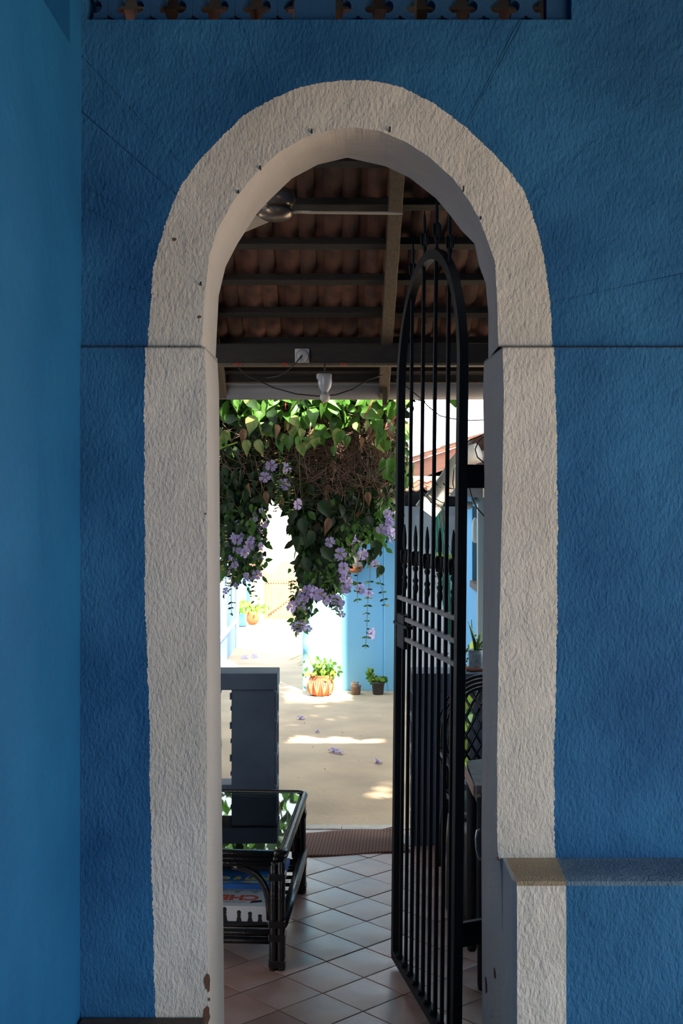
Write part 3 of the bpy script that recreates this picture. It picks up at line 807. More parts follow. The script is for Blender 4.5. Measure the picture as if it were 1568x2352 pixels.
# curved braces between legs and apron
def brace(p0, p1, p2, p3, r=.013):
    pts = []
    for k in range(11):
        s = k/10; pts.append(Vector(p0)*(1-s)**3 + Vector(p1)*3*s*(1-s)**2 + Vector(p2)*3*s*s*(1-s) + Vector(p3)*s**3)
    lt('curved_brace', pts, r)
for yy in (.03, TDP-.03):
    brace((-.07,yy,.22), (-.07,yy,.40), (-.13,yy,.445), (-.24,yy,.455), .016)
    brace((-TWD+.07,yy,.22), (-TWD+.07,yy,.40), (-TWD+.13,yy,.445), (-TWD+.24,yy,.455), .016)
for xx in (-.035,):
    brace((xx,.07,.30), (xx,.07,.42), (xx,.12,.46), (xx,.25,.465), .012)
    brace((xx,TDP-.07,.30), (xx,TDP-.07,.42), (xx,TDP-.12,.46), (xx,TDP-.25,.465), .012)
# lower side poles and shelf
for xx in (-.012, -TWD+.012): lt('side_pole', [(xx,.02,.205),(xx,TDP*.5,.20),(xx,TDP-.02,.205)], .024, 14)
for yy in (.03, TDP-.03):
    lt('shelf_rail', [(-TWD+.04,yy,.16),(-.04,yy,.16)], .016)
    lt('shelf_rail', [(-TWD+.04,yy,.125),(-.04,yy,.125)], .016)
for k in range(9):
    yy = .09 + k*.115
    lt('shelf_slat', [(-TWD+.02,yy,.17),(-.02,yy,.17)], .010, 8)

def lm(px_dx, y, z): return (px_dx, y, z)
def tloc(x, y, z):
    return TB + Matrix.Rotation(TRZ, 3, 'Z') @ Vector((x, y, z))
def flat_print(name, poly, z, m, par, M=None):
    b = MB(); n = len(poly); b.add([(x,y,z) for x,y in poly], [tuple(range(n))], 0, False, M); return b.build(name, m, par, True)
def box_thing(name, x0, x1, y0, y1, z0, z1, m_side, m_top, label, cat, group=None, rz=0):
    t = thing(name, tloc((x0+x1)/2, y0, z0), label, cat, group, rz=TRZ+rz)
    w = (x1-x0)/2; d = y1-y0; h = z1-z0
    b = MB(); b.box(-w, w, 0, d, 0, h*.98, 0)
    b.add([(-w,0,h),(w,0,h),(w,d,h),(-w,d,h)], [(0,1,2,3)], 1)
    b.add([(-w-.0005,-.0005,h*.35),(w+.0005,-.0005,h*.35),(w+.0005,-.0005,h),(-w-.0005,-.0005,h)], [(0,1,2,3)], 0)
    return b.build('carton', [m_side, m_top], t, True), w, d, h
def text(par, s, size, loc, rot, m, name='lettering', shear=0, bold=0):
    c = bpy.data.curves.new(name, 'FONT'); c.body = s; c.size = size; c.extrude = .0004; c.shear = shear; c.offset = bold
    c.align_x = 'CENTER'; c.align_y = 'CENTER'; c.materials.append(m)
    tmp = bpy.data.objects.new(name, c); COL.objects.link(tmp); bpy.context.view_layer.update()
    me = bpy.data.meshes.new_from_object(tmp.evaluated_get(bpy.context.evaluated_depsgraph_get())); bpy.data.objects.remove(tmp)
    if not me.materials: me.materials.append(m)
    o = bpy.data.objects.new(name, me); COL.objects.link(o); o.parent = par; o.location = loc; o.rotation_euler = rot; o['kind'] = 'stuff'
    return o
P_white = mat('print_white', (.50,.50,.52), .45); P_red = mat('print_red', (.55,.08,.04), .5); P_blue = mat('print_blue', (.02,.12,.42), .4)
P_lblue = mat('print_light_blue', (.12,.36,.60), .4, col2=(.03,.16,.42), nscale=14); P_yel = mat('print_yellow', (.75,.52,.06), .5)
P_orange = mat('print_orange', (.70,.30,.06), .5, col2=(.78,.55,.25), nscale=20); P_blk = mat('print_black', (.012,.012,.014), .4)
P_sand = mat('print_sand', (.55,.46,.26), .5, col2=(.62,.55,.36), nscale=10); P_grey = mat('print_grey', (.28,.28,.30), .5)
# chess box
t, w, d, h = box_thing('board_game_box', -.66, -.085, .055, .42, .185, .268, P_white, P_white, 'white chess box with red lettering, lowest on the rattan table shelf', 'box', 'board games on the table shelf')
text(t, 'CHESS', .095, (.10, .115, h+.0008), (0,0,math.pi), P_red, bold=.004)
text(t, 'learn to play and win', .020, (.10, .050, h+.0008), (0,0,math.pi), P_grey)
for k, (x, s) in enumerate([(-.05,.9),(.02,.85),(.095,1.35),(.16,1.1),(.21,1.0),(.255,.8),(-.12,1.1),(-.19,.9)]):
    # printed chess pieces standing along the front of the carton
    pr = [(.020,0),(.020,.006),(.012,.012),(.008,.030),(.006,.034),(.011,.037),(.006,.041),(.010,.047),(.009,.053),(.003,.058)]
    sil = [(r, z*s*.95) for r, z in pr]; sil = [(x+a, .004+z) for a, z in sil] + [(x-a, .004+z) for a, z in sil[::-1]]
    b = MB(); b.add([(a, -.0012, z) for a, z in sil], [tuple(range(len(sil)))]); b.build('printed_chess_piece', P_blk, t, True)
b = MB(); b.add([(-w,-.001,0),(w,-.001,0),(w,-.001,h*.18),(-w,-.001,h*.18)], [(0,1,2,3)]); b.build('printed_band', P_blk, t, True)
for k in range(5):
    x = -.14 + k*.085
    flat_print('printed_figure', [(x,.175),(x+.018,.172),(x+.022,.20),(x+.05,.215),(x+.03,.222),(x+.004,.212),(x-.02,.216),(x-.03,.208),(x-.004,.20)], h+.0006, P_grey, t)
flat_print('printed_figure', [(-.02,.02),(.03,.018),(.02,.032),(-.01,.034)], h+.0006, P_blk, t)
flat_print('printed_figure', [(.20,.04),(.26,.06),(.25,.085),(.21,.07)], h+.0006, P_blk, t)
# snakes and ladders box
t, w, d, h = box_thing('board_game_box', -.64, -.045, .285, .70, .269, .292, P_blue, P_blue, 'blue boxed dice and ladders game with yellow lettering, on the chess box', 'box', 'board games on the table shelf', rz=R(.5))
flat_print('printed_panel', [(-w+.005,.004),(w-.01,.004),(w-.01,.048),(-w+.005,.048)], h+.0004, P_lblue, t)
flat_print('printed_panel', [(-.20,.01),(-.02,.006),(.06,.03),(-.05,.046),(-.22,.044)], h+.0007, P_orange, t)
flat_print('printed_panel', [(.07,.012),(.27,.012),(.25,.045),(.14,.058),(.10,.04)], h+.0008, P_lblue, t)
flat_print('printed_panel', [(.10,.02),(.20,.02),(.19,.040),(.12,.042)], h+.0010, P_orange, t)
text(t, 'Snakes & Ladders', .060, (.09, .085, h+.0012), (0,0,0), P_yel, shear=.25, bold=.001)
for cx in (-.10, .0):
    pts = [(cx + .042*math.cos(2*math.pi*k/24), .085 + .020*math.sin(2*math.pi*k/24), h+.0012) for k in range(25)]
    b = MB(); b.tube(pts, .0016, 5); b.build('printed_ring', P_white, t, True)
flat_print('printed_strip', [(.02,.122),(w-.02,.122),(w-.02,.132),(.02,.132)], h+.0007, P_lblue, t)
# upper box
t, w, d, h = box_thing('board_game_box', -.66, -.075, .50, .92, .293, .325, P_blk, P_sand, 'sand coloured game box with black edge, topmost on the table shelf', 'box', 'board games on the table shelf', rz=R(-1))
flat_print('printed_panel', [(-w+.01,.03),(-.02,.03),(.00,.10),(-w+.01,.12)], h+.0006, P_lblue, t)
flat_print('printed_panel', [(.06,.06),(.20,.07),(.16,.20),(.02,.20)], h+.0006, P_white, t)

# ================================================================== 6. DOORMAT
b = MB(); nx, ny = 60, 18; ML, MW = .68, .50; random.seed(3)
vs = []
for j in range(ny+1):
    for i in range(nx+1):
        x = -ML/2 + ML*i/nx; y = -MW/2 + MW*j/ny
        z = .006 + .003*math.sin(x*14+y*5) + (.014*max(0, (x-.26)/.08)*max(0,(y-.05)/.2) if x > .26 else 0)
        vs.append((x + .004*math.sin(y*20), y + .005*math.sin(x*11), z))
fs = [(j*(nx+1)+i, j*(nx+1)+i+1, (j+1)*(nx+1)+i+1, (j+1)*(nx+1)+i) for j in range(ny) for i in range(nx)]
b.add(vs, fs, 0, True); o = b.build('doormat', M_mat); o.location = (.035, 7.375, 0); o.rotation_euler = (0,0,R(9))
sm = o.modifiers.new('thick', 'SOLIDIFY'); sm.thickness = .007; sm.offset = -1
tag(o, 'brown ribbed woven doormat on the tiles between the balustrades', 'mat')

# ================================================================== 7. BLACK CHAIR AND WEATHERED DESK (right, behind the gate)
CH = Vector((.86, 6.72, 0))
ch = thing('lattice_chair', CH, 'black plastic armchair with diamond lattice back behind the gate', 'chair', rz=R(8))
# local: seat faces -y
b = MB(); b.box(-.25,.25,-.26,.20,.40,.435); b.box(-.25,.25,-.27,-.25,.33,.435); b.build('seat', M_plastic, ch, True, bevel=.015)
for sx in (-1,1):
    for sy in (-1,1):
        y = -.24 if sy < 0 else .20
        b = MB(); b.tube([(sx*.235,y,.42),(sx*.255,y+sy*.03,.2),(sx*.275,y+sy*.05,0)], [.032,.028,.024], 8); b.build('leg', M_plastic, ch, True)
    b = MB(); b.tube([(sx*.27,.22,.66),(sx*.285,.0,.665),(sx*.28,-.2,.65),(sx*.27,-.25,.60),(sx*.26,-.25,.42)], [.02,.024,.024,.022,.02], 8); b.build('armrest', M_plastic, ch, True)
def back_pt(a, rx, rz_, zc0=.74):
    return (rx*math.cos(a), .24 + .0, zc0 + rz_*math.sin(a))
for k, (rx, rz_) in enumerate(((.285,.335),(.262,.312),(.238,.288),(.216,.266))):
    pts = []
    for q in range(41):
        a = R(-25) + R(230)*q/40; x, y, z = back_pt(a, rx, rz_)
        pts.append((x, .24 + .12*(z-.74)*.6, z))
    pts = [(pts[0][0]*.92, pts[0][1]-.02, .44)] + pts + [(pts[-1][0]*.92, pts[-1][1]-.02, .44)]
    b = MB(); b.tube(pts, .0095, 8); b.build('back_rim', M_plastic, ch, True)
def in_back(x, z): return (x/.222)**2 + ((z-.74)/.272)**2 < 1 if z > .62 else (abs(x) < .20 and z > .45)
for sg in (-1, 1):
    for k in range(-12, 13):
        c0 = k*.058; seg = []
        for q in range(80):
            z = .45 + .57*q/79; x = sg*(z-.74)*.56 + c0
            if in_back(x, z): seg.append((x, .24 + .072*(z-.74), z))
        if len(seg) > 3:
            b = MB(); b.tube([seg[0], seg[len(seg)//2], seg[-1]], .0085, 6); b.build('lattice_slat', M_plastic, ch, True)
# weathered desk
dk = thing('weathered_desk', (.62, 5.22, 0), 'desk of weathered grey boards on black legs beside the right jamb', 'desk')
DZ = .868
for k in range(3):
    x0 = .575 + k*.125
    M = Matrix.Translation((x0, 5.22, 0))
    b = MB(); b.prism([(0,0),(.122,-.003),(.122,.50-.02*k+.05),(.012,.485)], .035, M=M @ Matrix.Translation((0,0,DZ-.035)))
    b.build('board', M_board, dk, bevel=.004)
MB().box(.566, .5745, 5.235, 5.69, DZ-.05, DZ-.004).build('edge_strip', M_edge_pink, dk, bevel=.002)
for (lx, ly) in ((.605,5.20),(.90,5.20),(.605,5.64),(.90,5.64)):
    b = MB(); b.tube([(lx,ly,0),(lx,ly,.02),(lx,ly,.45),(lx,ly,DZ-.05)], [.018,.024,.024,.026], 12); b.build('leg', M_black, dk)
b = MB(); b.box(.60,.91,5.19,5.21,DZ-.11,DZ-.036); b.box(.60,.91,5.63,5.65,DZ-.11,DZ-.036); b.box(.597,.615,5.2,5.64,DZ-.11,DZ-.036); b.build('apron', M_black, dk)
b = MB(); hp = [(1103,1905),(1096,1908),(1093,1925),(1095,1950),(1099,1968),(1104,1975)]
b.tube([W(x,y,5.15) for x,y in hp], .0075, 8); b.build('steel_handle', M_chrome, dk)
# dark cloth-covered stool behind the desk
b = MB(); sc_ = Vector((.70, 6.12, 0))
b.lathe([(.17,0),(.185,.05),(.18,.25),(.17,.44),(.165,.50),(.15,.515),(.01,.52)], sc_, 26)
o = b.build('round_stool', M_plastic); tag(o, 'round black stool on the red tiles behind the gate', 'stool')

# ================================================================== 8. COURTYARD GROUND AND BUILDINGS
mb = MB(); gx0, gx1 = -9, 9
mb.box(gx0, gx1, 7.76, 45, -.3, -.012); mb.box(-9, PX0-.2, -8, 7.76, -.3, -.012); mb.box(PX1+.2, 9, -8, 7.76, -.3, -.012); mb.box(PX0-.2, PX1+.2, -8, -3.2, -.3, -.012)
struct(mb.build('ground_courtyard', M_conc))
# blue garden wall facing the porch with a shallow pilaster
WY = 13.1
mb = MB()
mb.box(-.418, XX(881,WY), WY, WY+.35, -.02, 2.3); mb.box(XX(881,WY)-.001, XX(932,WY), WY-.045, WY+.35, -.02, 2.3)
mb.box(-.417, .62, WY+.1, 16.0, -.02, 3.6)  # hidden taller block, added to shade the passage wall and floor
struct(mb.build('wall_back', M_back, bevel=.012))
# whitewashed wall of the right hand house with its door panel
mb = MB(); mb.box(XX(932,WY), 1.35, WY-.15, WY+.35, -.02, 2.3); struct(mb.build('wall_white', M_whitew))
mb = MB(); y_ = WY-.20
mb.box(XX(927,y_), XX(938,y_), y_, y_+.06, -.01, 1.98); mb.box(XX(938,y_), XX(1050,y_), y_, y_+.05, ZZ(1185,y_), ZZ(1170,y_)+.03)
mb.build('trim_3', M_whitew)['kind'] = 'structure'
# right side house
HX = 1.21
mb = MB()
wy0, wy1, wz0, wz1 = 10.74, 11.25, ZZ(1345,10.9), ZZ(1163,10.9)
mb.box(HX, HX+.25, 9.2, wy0, -.02, 2.25); mb.box(HX, HX+.25, wy1, WY-.15, -.02, 2.25)
mb.box(HX, HX+.25, wy0, wy1, -.02, wz0); mb.box(HX, HX+.25, wy0, wy1, wz1, 2.25)
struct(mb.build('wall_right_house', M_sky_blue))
wn = MB(); 
wn.box(HX+.05, HX+.10, wy0, wy0+.04, wz0, wz1); wn.box(HX+.05, HX+.10, wy1-.04, wy1, wz0, wz1); wn.box(HX+.05, HX+.10, wy0, wy1, wz1-.04, wz1); wn.box(HX-.02, HX+.10, wy0-.03, wy1+.03, wz0-.04, wz0+.02)
win = struct(wn.build('window_1', M_brownframe))
MB().box(HX+.12, HX+.14, wy0, wy1, wz0, wz1).build('pane', M_darkglass, win)
for k in range(1, 6):
    yy = wy0 + (wy1-wy0)*k/6; MB().tube([(HX+.07,yy,wz0),(HX+.07,yy,wz1)], .007, 6).build('grille_bar', M_brownframe, win)
for k in range(1, 5):
    zz = wz0 + (wz1-wz0)*k/5; MB().tube([(HX+.075,wy0,zz),(HX+.075,wy1,zz)], .006, 6).build('grille_bar', M_brownframe, win)
c = W(1092, 1218, 10.6)
b = MB(); b.lathe([(.012,-.11),(.026,-.09),(.028,.05),(.02,.09),(.008,.11)], (c.x-.005,c.y,c.z), 14); o = b.build('wind_chime', M_cream)
tag(o, 'small cream tube hanging before the barred window', 'ornament')
MB().tube([(c.x-.005,c.y,c.z+.11),(c.x-.005,c.y,2.2)], .003, 5).build('string', M_rope, o)
# cream veranda post
mb = MB(); py_ = 10.3; mb.box(XX(1097,py_), XX(1112,py_)+.02, py_, py_+.08, -.01, 2.14)
o = mb.build('trim_4', M_cream, bevel=.006); struct(o)
# eave of the right house: boards and tiles
hroof = thing('side_roof', (1.2, 10, 2.15), 'clay tiled roof of the right hand house beyond the gate', 'roof'); hroof['kind'] = 'structure'
SLH = .42; ah = math.atan(SLH)
def place_tile_row(par, me, x0, y0, z0, n, step, rotz, pitch, rows, rowstep, sc=1.0):
    pass
mb = MB()
mb.add([(1.02,8.6,2.14),(1.02,12.9,2.14),(3.0,12.9,2.14+.42*1.98),(3.0,8.6,2.14+.42*1.98)], [(0,1,2,3)])
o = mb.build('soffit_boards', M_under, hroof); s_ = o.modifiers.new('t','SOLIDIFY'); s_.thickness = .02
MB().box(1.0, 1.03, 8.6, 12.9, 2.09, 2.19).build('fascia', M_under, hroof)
sun_me = [roof_tile_mesh(M_tile_sun, 'clay_tile')]
for r_ in range(5):
    for c_ in range(18):
        x = .98 + r_*TG*math.cos(ah); y = 8.6 + c_*TW + TW; z = 2.19 + r_*TG*math.sin(ah)
        o = place('roof_tile', sun_me[0], hroof, (x, y, z + random.uniform(-.004,.004)))
        o.rotation_euler = (Matrix.Rotation(-math.pi/2, 4, 'Z') @ Matrix.Rotation(ah-.03, 4, 'X')).to_euler()
# unseen tall block added to cast the shade edge on the back wall
struct(MB().box(1.78, 5.2, 9.24, 12.3, 2.2, 7.6).build('wall_shade_block', M_sky_blue))
# eave over the back wall: beam, rafters, broken tile edge
broof = thing('back_wall_roof', (.6, 12.6, 2.1), 'low clay tile eave above the back blue wall', 'roof'); broof['kind'] = 'structure'
MB().box(-.418, 1.3, 12.92, 13.06, 1.965, 2.12).build('eave_beam', M_under, broof)
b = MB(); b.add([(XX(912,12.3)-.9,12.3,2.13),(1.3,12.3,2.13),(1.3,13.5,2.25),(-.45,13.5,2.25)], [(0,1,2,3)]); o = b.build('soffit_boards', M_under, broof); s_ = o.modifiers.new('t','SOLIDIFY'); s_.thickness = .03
random.seed(21)
for r_ in range(3):
    for c_ in range(8):
        o = place('roof_tile', sun_me[0], broof, (-.3 + c_*TW + random.uniform(-.01,.01), 12.25 + r_*TG*.97, 2.155 + r_*TG*.12 + random.uniform(-.006,.006)))
        o.rotation_euler = (math.atan(.12)-.03, 0, 0)
# blue clerestory wall and upper raking roof
UY = 13.9
struct(MB().box(.2, 3.2, UY, UY+.2, 2.1, 2.40).build('wall_upper', M_sky_blue))
uroof = thing('upper_roof', (1, UY, 2.6), 'upper raking clay tile roof against the sky', 'roof'); uroof['kind'] = 'structure'
pA, pB = W(880,1085,UY-.5), W(1130,1000,UY-.5); d = (pB-pA); rk = math.atan2(d.z, d.x)
M = Matrix.Translation(pA) @ Matrix.Rotation(-rk, 4, 'Y')
Ln = d.length
MB().box(0, Ln, 0, .02, -.17, 0, M=M).build('barge_board', M_soffit, uroof)
MB().box(0, Ln, 0, .75, -.19, -.17, M=M).build('soffit_boards', M_soffit, uroof)
b = MB(); b.box(0, Ln, .5, .55, -.26, -.19, M=M); b.build('white_strip', M_whitew, uroof)
random.seed(9); nt_ = int(Ln/.25)
for k in range(nt_):
    for r_ in range(3):
        Mt = M @ Matrix.Translation((k*.25, -.05 + r_*.3, .012 + r_*.02 + random.uniform(-.004,.006))) @ Matrix.Rotation(R(3), 4, 'Y')
        MB().box(0, .27, 0, .3, 0, .022, M=Mt).build('roof_tile', M_tile_sun, uroof, bevel=.005)
# near corner of a tiled roof with flashing, over the pipe
nc = thing('roof_corner', W(1095,1040,9.0), 'stained roof tile ends and flashing above the white pipe', 'roof')
for k in range(6):
    Mt = Matrix.Translation(W(1072 + k*3, 1046 - k*6.5, 9.0)) @ Matrix.Rotation(R(-14), 4, 'Y')
    b = MB(); b.box(0, .42, -.05, .25, 0, .022, M=Mt); b.build('roof_tile', M_tile_roof, nc, bevel=.006)
b = MB(); b.tube([W(1066,1030,8.95), W(1078,1046,8.95), W(1098,1052,8.95), W(1122,1050,8.95)], [.03,.05,.055,.055], 10); b.build('flashing', M_pvc_g, nc)
# ---- white drain pipe, leaning
pp = thing('drain_pipe', W(975,1170,8.9), 'thick white plastic drain pipe slanting down from the roof corner', 'pipe')
b = MB(); pts = [W(1098,1040,8.7), W(1066,1050,8.75), W(1048,1072,8.8), W(1030,1103,8.85), W(1003,1140,8.9), W(990,1158,8.9)]
b.tube(pts, .072, 20); b.build('pipe_run', M_pvc, pp)
b = MB(); b.tube([W(992,1154,8.9), W(976,1176,8.9)], .086, 20, cap=False); b.build('socket_end', M_pvc, pp)
for (x, y) in ((1018,1119),(1002,1141),(997,1150)):
    c = W(x, y, 8.88); ax = (W(1030,1103,8.85)-W(990,1158,8.9)).normalized(); u_ = ax.orthogonal().normalized(); v_ = ax.cross(u_)
    b = MB(); b.tube([c + (u_*math.cos(q*.524)+v_*math.sin(q*.524))*.077 for q in range(13)], .004, 5); b.build('wire_tie', M_wire, pp)
b = MB(); b.tube([W(x,y,8.4) for x,y in [(1048,1060),(1042,1080),(1040,1110),(1042,1123),(1030,1121),(1017,1110)]], .005, 6); b.build('wire_tie', M_wire, pp)
# cables near the right jamb
for nm, pts_, lb in (('roof_cable', [(1066,1022),(1080,1010),(1098,1003),(1118,995)], 'black cable arching up beside the sky at the right jamb'),
                     ('roof_cable', [(1114,1000),(1098,1015),(1091,1032),(1096,1050),(1112,1064)], 'black cable looping over the stained roof tiles'),
                     ('roof_cable', [(1070,1112),(1078,1120),(1083,1140),(1094,1165),(1112,1186)], 'black cable hanging before the small lamp on the right house')):
    b = MB(); b.tube([W(x,y,6.9) for x,y in pts_], .0042, 6); tag(b.build(nm, M_wire), lb, 'cable', 'cables by the right jamb')
# lamp on the right house
lp_ = thing('wall_bulb', W(1080,1158,10.2), 'cream bulb in a slanted holder under the right hand eave', 'lamp')
b = MB(); b.tube([W(1068,1164,10.2), W(1072,1162,10.2), W(1078,1159,10.2), W(1083,1156,10.2)], [.01,.036,.036,.018], 14); b.build('bulb', M_bulb, lp_)
b = MB(); b.tube([W(1082,1156,10.2), W(1088,1152,10.2), W(1098,1146,10.2)], [.02,.03,.03], 12); b.build('holder', M_pvc, lp_)

# ---- teal net hanging from a hook
net = thing('folded_net', W(1012,1190,10.5), 'teal folded net hanging on a rope behind the gate', 'net')
b = MB(); nseg = 16; rows = 14; vs = []
for j in range(rows+1):
    s = j/rows; zt_ = 1150 + 330*s; cx = 1003 + 32*s; hw = (14 + 10*math.sin(s*3.1))*(1-.72*s)
    for i in range(nseg+1):
        a = i/nseg; vs.append(W(cx + (a-.5)*2*hw, zt_, 10.5 + .05*math.cos(a*nseg*1.6)))
fs = [(j*(nseg+1)+i, j*(nseg+1)+i+1, (j+1)*(nseg+1)+i+1, (j+1)*(nseg+1)+i) for j in range(rows) for i in range(nseg)]
b.add(vs, fs, 0, True); b.build('net_cloth', M_teal, net)
b = MB(); b.tube([W(1017,1160,10.3), W(1017,1172,10.3)], .006, 6); pts = [W(1017 + 4*math.cos(q*.6), 1178 + 6*math.sin(q*.6), 10.3) for q in range(11)]; b.tube(pts, .007, 6)
b.tube([W(1016,1184,10.3), W(1010,1212,10.3)], .007, 6); b.tube([W(1017,1184,10.3), W(1024,1225,10.3)], .007, 6); b.tube([W(1017,1160,10.3), (XX(1017,10.3),10.3,2.15), (1.03,10.3,2.17)], .006, 6); b.build('rope', M_rope, net)
# hanging basket with a trailing plant
def leaf_mesh(w, L, fold=.25, curl=.2, n=5, heart=True, name='leaf'):
    """leaf hanging towards -z from the origin, facing -y"""
    prof = [(.0,.04),(.10,.62),(.25,1.0),(.45,.86),(.66,.46),(.84,.15),(1.0,0)] if heart else [(.0,.02),(.2,.7),(.45,1.0),(.7,.7),(1.0,0)]
    vs = []; fs = []
    for k, (s, q) in enumerate(prof):
        z = -L*s; y = curl*L*(s*s); lift = (.06 if heart and k in (1,) else 0)*L
        vs.append((0, y, z)); vs.append((-w/2*q, y - fold*w*q*.5, z+lift)); vs.append((w/2*q, y - fold*w*q*.5, z+lift))
    for k in range(len(prof)-1):
        a = 3*k; b_ = 3*(k+1)
        fs += [(a, a+1, b_+1, b_), (a, b_, b_+2, a+2)]
    return vs, fs
def leaves_into(b, pts, w, L, mis, var=.3, heart=False, face=.8):
    for p in pts:
        s = random.uniform(1-var, 1+var); vs, fs = leaf_mesh(w*s, L*s, .25, random.uniform(-.1,.3), heart=heart)
        M = Matrix.Translation(p) @ Euler((random.gauss(0,.5*face), random.gauss(0,.7), random.gauss(0,1.0*face)), 'XYZ').to_matrix().to_4x4()
        b.add(vs, fs, random.choice(mis), True, M)
bk = thing('hanging_basket', W(1020,1300,9.6), 'dark hanging basket with trailing plant seen between gate bars', 'planter')
c = W(1020,1308,9.6)
b = MB(); b.lathe([(.035,-.03),(.055,-.01),(.075,.04),(.080,.08),(.075,.085)], c, 20); b.build('pot', M_pot_b, bk)
b = MB(); random.seed(4)
pts = [c+Vector((random.gauss(0,.05), random.gauss(0,.04), .09+random.random()*.06)) for _ in range(26)]
leaves_into(b, pts, .025, .05, [0]); b.build('foliage', M_leafY, bk)
b = MB()
for k in range(3):
    x = c.x - .07 + k*.05; b.tube([(x,c.y,c.z+.08),(x-.02,c.y-.03,c.z-.05),(x+.015,c.y-.04,c.z-.16-.03*k)], .002, 5)
    leaves_into(b, [Vector((x+random.uniform(-.02,.02),c.y-.04,c.z-.02-.02*q)) for q in range(6)], .012, .028, [0])
b.build('trailing_stem', M_stem, bk)
b = MB(); b.tube([c+Vector((-.07,0,.08)), W(1018,1215,9.6)], .002, 5); b.tube([c+Vector((.07,0,.08)), W(1018,1215,9.6)], .002, 5); b.tube([W(1018,1215,9.6), W(1018,1120,9.6)], .002, 5); b.build('cord', M_wire, bk)

# ---- left passage wall with white corner, far pillar, gate and house
PXW = -1.458
mb = MB(); mb.box(PXW-.3, PXW, 7.2, 17.0, -.02, 2.5, 0); struct(mb.build('wall_passage', M_left_out, bevel=.01))
mb = MB(); mb.box(PXW-.3, PXW+.02, 16.7, 17.05, -.02, 2.5, 0); mb.box(PXW-.001, PXW+.02, 10, 16.7, .34, .39)
struct(mb.build('trim_5', M_whitew))
mb = MB(); FY = 20.2
mb.box(-3.2, XX(575,FY), FY, FY+.2, 0, ZZ(1330,FY)); struct(mb.build('wall_boundary', M_sky_blue))
mb = MB(); mb.box(-3.2, XX(573,FY)-.05, FY-.02, FY, 0, ZZ(1347,FY)); struct(mb.build('trim_6', M_cream))
mb = MB(); mb.box(XX(575,FY-.2), XX(604,FY-.2), FY-.2, FY+.1, 0, ZZ(1330,FY-.2)); mb.box(XX(573,FY-.2), XX(606,FY-.2), FY-.22, FY+.12, ZZ(1334,FY-.2), ZZ(1329,FY-.2))
struct(mb.build('pillar_boundary', M_whitew))
struct(MB().box(-.55, 6, FY, FY+.25, 0, 1.0).build('wall_boundary_right', M_cream))
fg = thing('slatted_gate', (-.95, 20.6, 0), 'sun bleached arched gate of wooden slats at the passage end', 'gate')
GY = 20.5; gx0_, gx1_ = XX(608,GY), XX(700,GY); ns = 16
for k in range(ns):
    x = gx0_ + (gx1_-gx0_)*(k+.5)/ns; u = (x-gx0_)/(gx1_-gx0_)
    zt_ = ZZ(1322,GY) + .24*math.sin(min(1,max(0,(u-.12)/.88))*math.pi)**.8 if u > .12 else ZZ(1318,GY)
    MB().box(x-.014, x+.014, GY, GY+.02, .03, zt_).build('slat', M_gate_wood, fg)
MB().box(gx0_-.03, gx0_+.015, GY-.03, GY+.03, 0, ZZ(1313,GY)).build('post', M_gate_wood, fg)
MB().box(gx1_, gx1_+.06, GY-.03, GY+.03, 0, ZZ(1313,GY)).build('post', M_gate_wood, fg)
for py_ in (1336, 1418): MB().box(gx0_, gx1_, GY-.02, GY, ZZ(py_,GY)-.018, ZZ(py_,GY)+.018).build('rail', M_gate_wood, fg)
b = MB(); b.tube([(gx0_+.06,GY-.025,.05),(gx1_-.02,GY-.025,.52)], .012, 4); b.build('diagonal_brace', M_gate_wood, fg)
struct(MB().box(-12, 6, 30, 30.3, 0, 2.6).build('wall_far_house', M_cream))

# trees beyond the passage gate
def tree(x, y, h, r, seed, label, m):
    random.seed(seed); t = thing('garden_tree', (x,y,-.02), label, 'tree', 'trees beyond the passage gate')
    b = MB(); b.tube([(x,y,-.05),(x+.05,y,h*.25),(x-.05,y,h*.5)], [.14,.11,.08], 10)
    for k in range(5):
        a = k*1.26; b.tube([(x-.05,y,h*.42),(x+r*.4*math.cos(a),y+r*.4*math.sin(a),h*.6),(x+r*.75*math.cos(a),y+r*.75*math.sin(a),h*.78)], [.06,.04,.015], 6)
    b.build('trunk', M_twig, t)
    b = MB()
    for k in range(2600):
        v = Vector((random.gauss(0,1), random.gauss(0,1), random.gauss(0,1))).normalized()*random.uniform(.55,1)**.5
        v = Vector((x+v.x*r*(1+.15*math.sin(v.z*7)), y+v.y*r, h*.66+v.z*h*.33))
        vs, fs = leaf_mesh(.16, .26, .3, .2, heart=False)
        b.add(vs, fs, 0 if random.random() < .6 else 1, True, Matrix.Translation(v) @ Euler((random.gauss(0,.8), random.gauss(0,.8), random.uniform(0,6.3)), 'XYZ').to_matrix().to_4x4())
    b.build('crown', [m, M_leafA], t)
tree(-1.7, 24, 7.4, 2.0, 1, 'taller tree standing behind the slatted gate at the passage end', M_leafD)
tree(-6.4, 25.5, 6.6, 2.2, 3, 'tree beyond the boundary wall, behind the passage wall', M_leafD)
# ================================================================== 9. POTS
def pot_lathe(b, c, prof, n=24, mi=0): b.lathe(prof, c, n, mi)
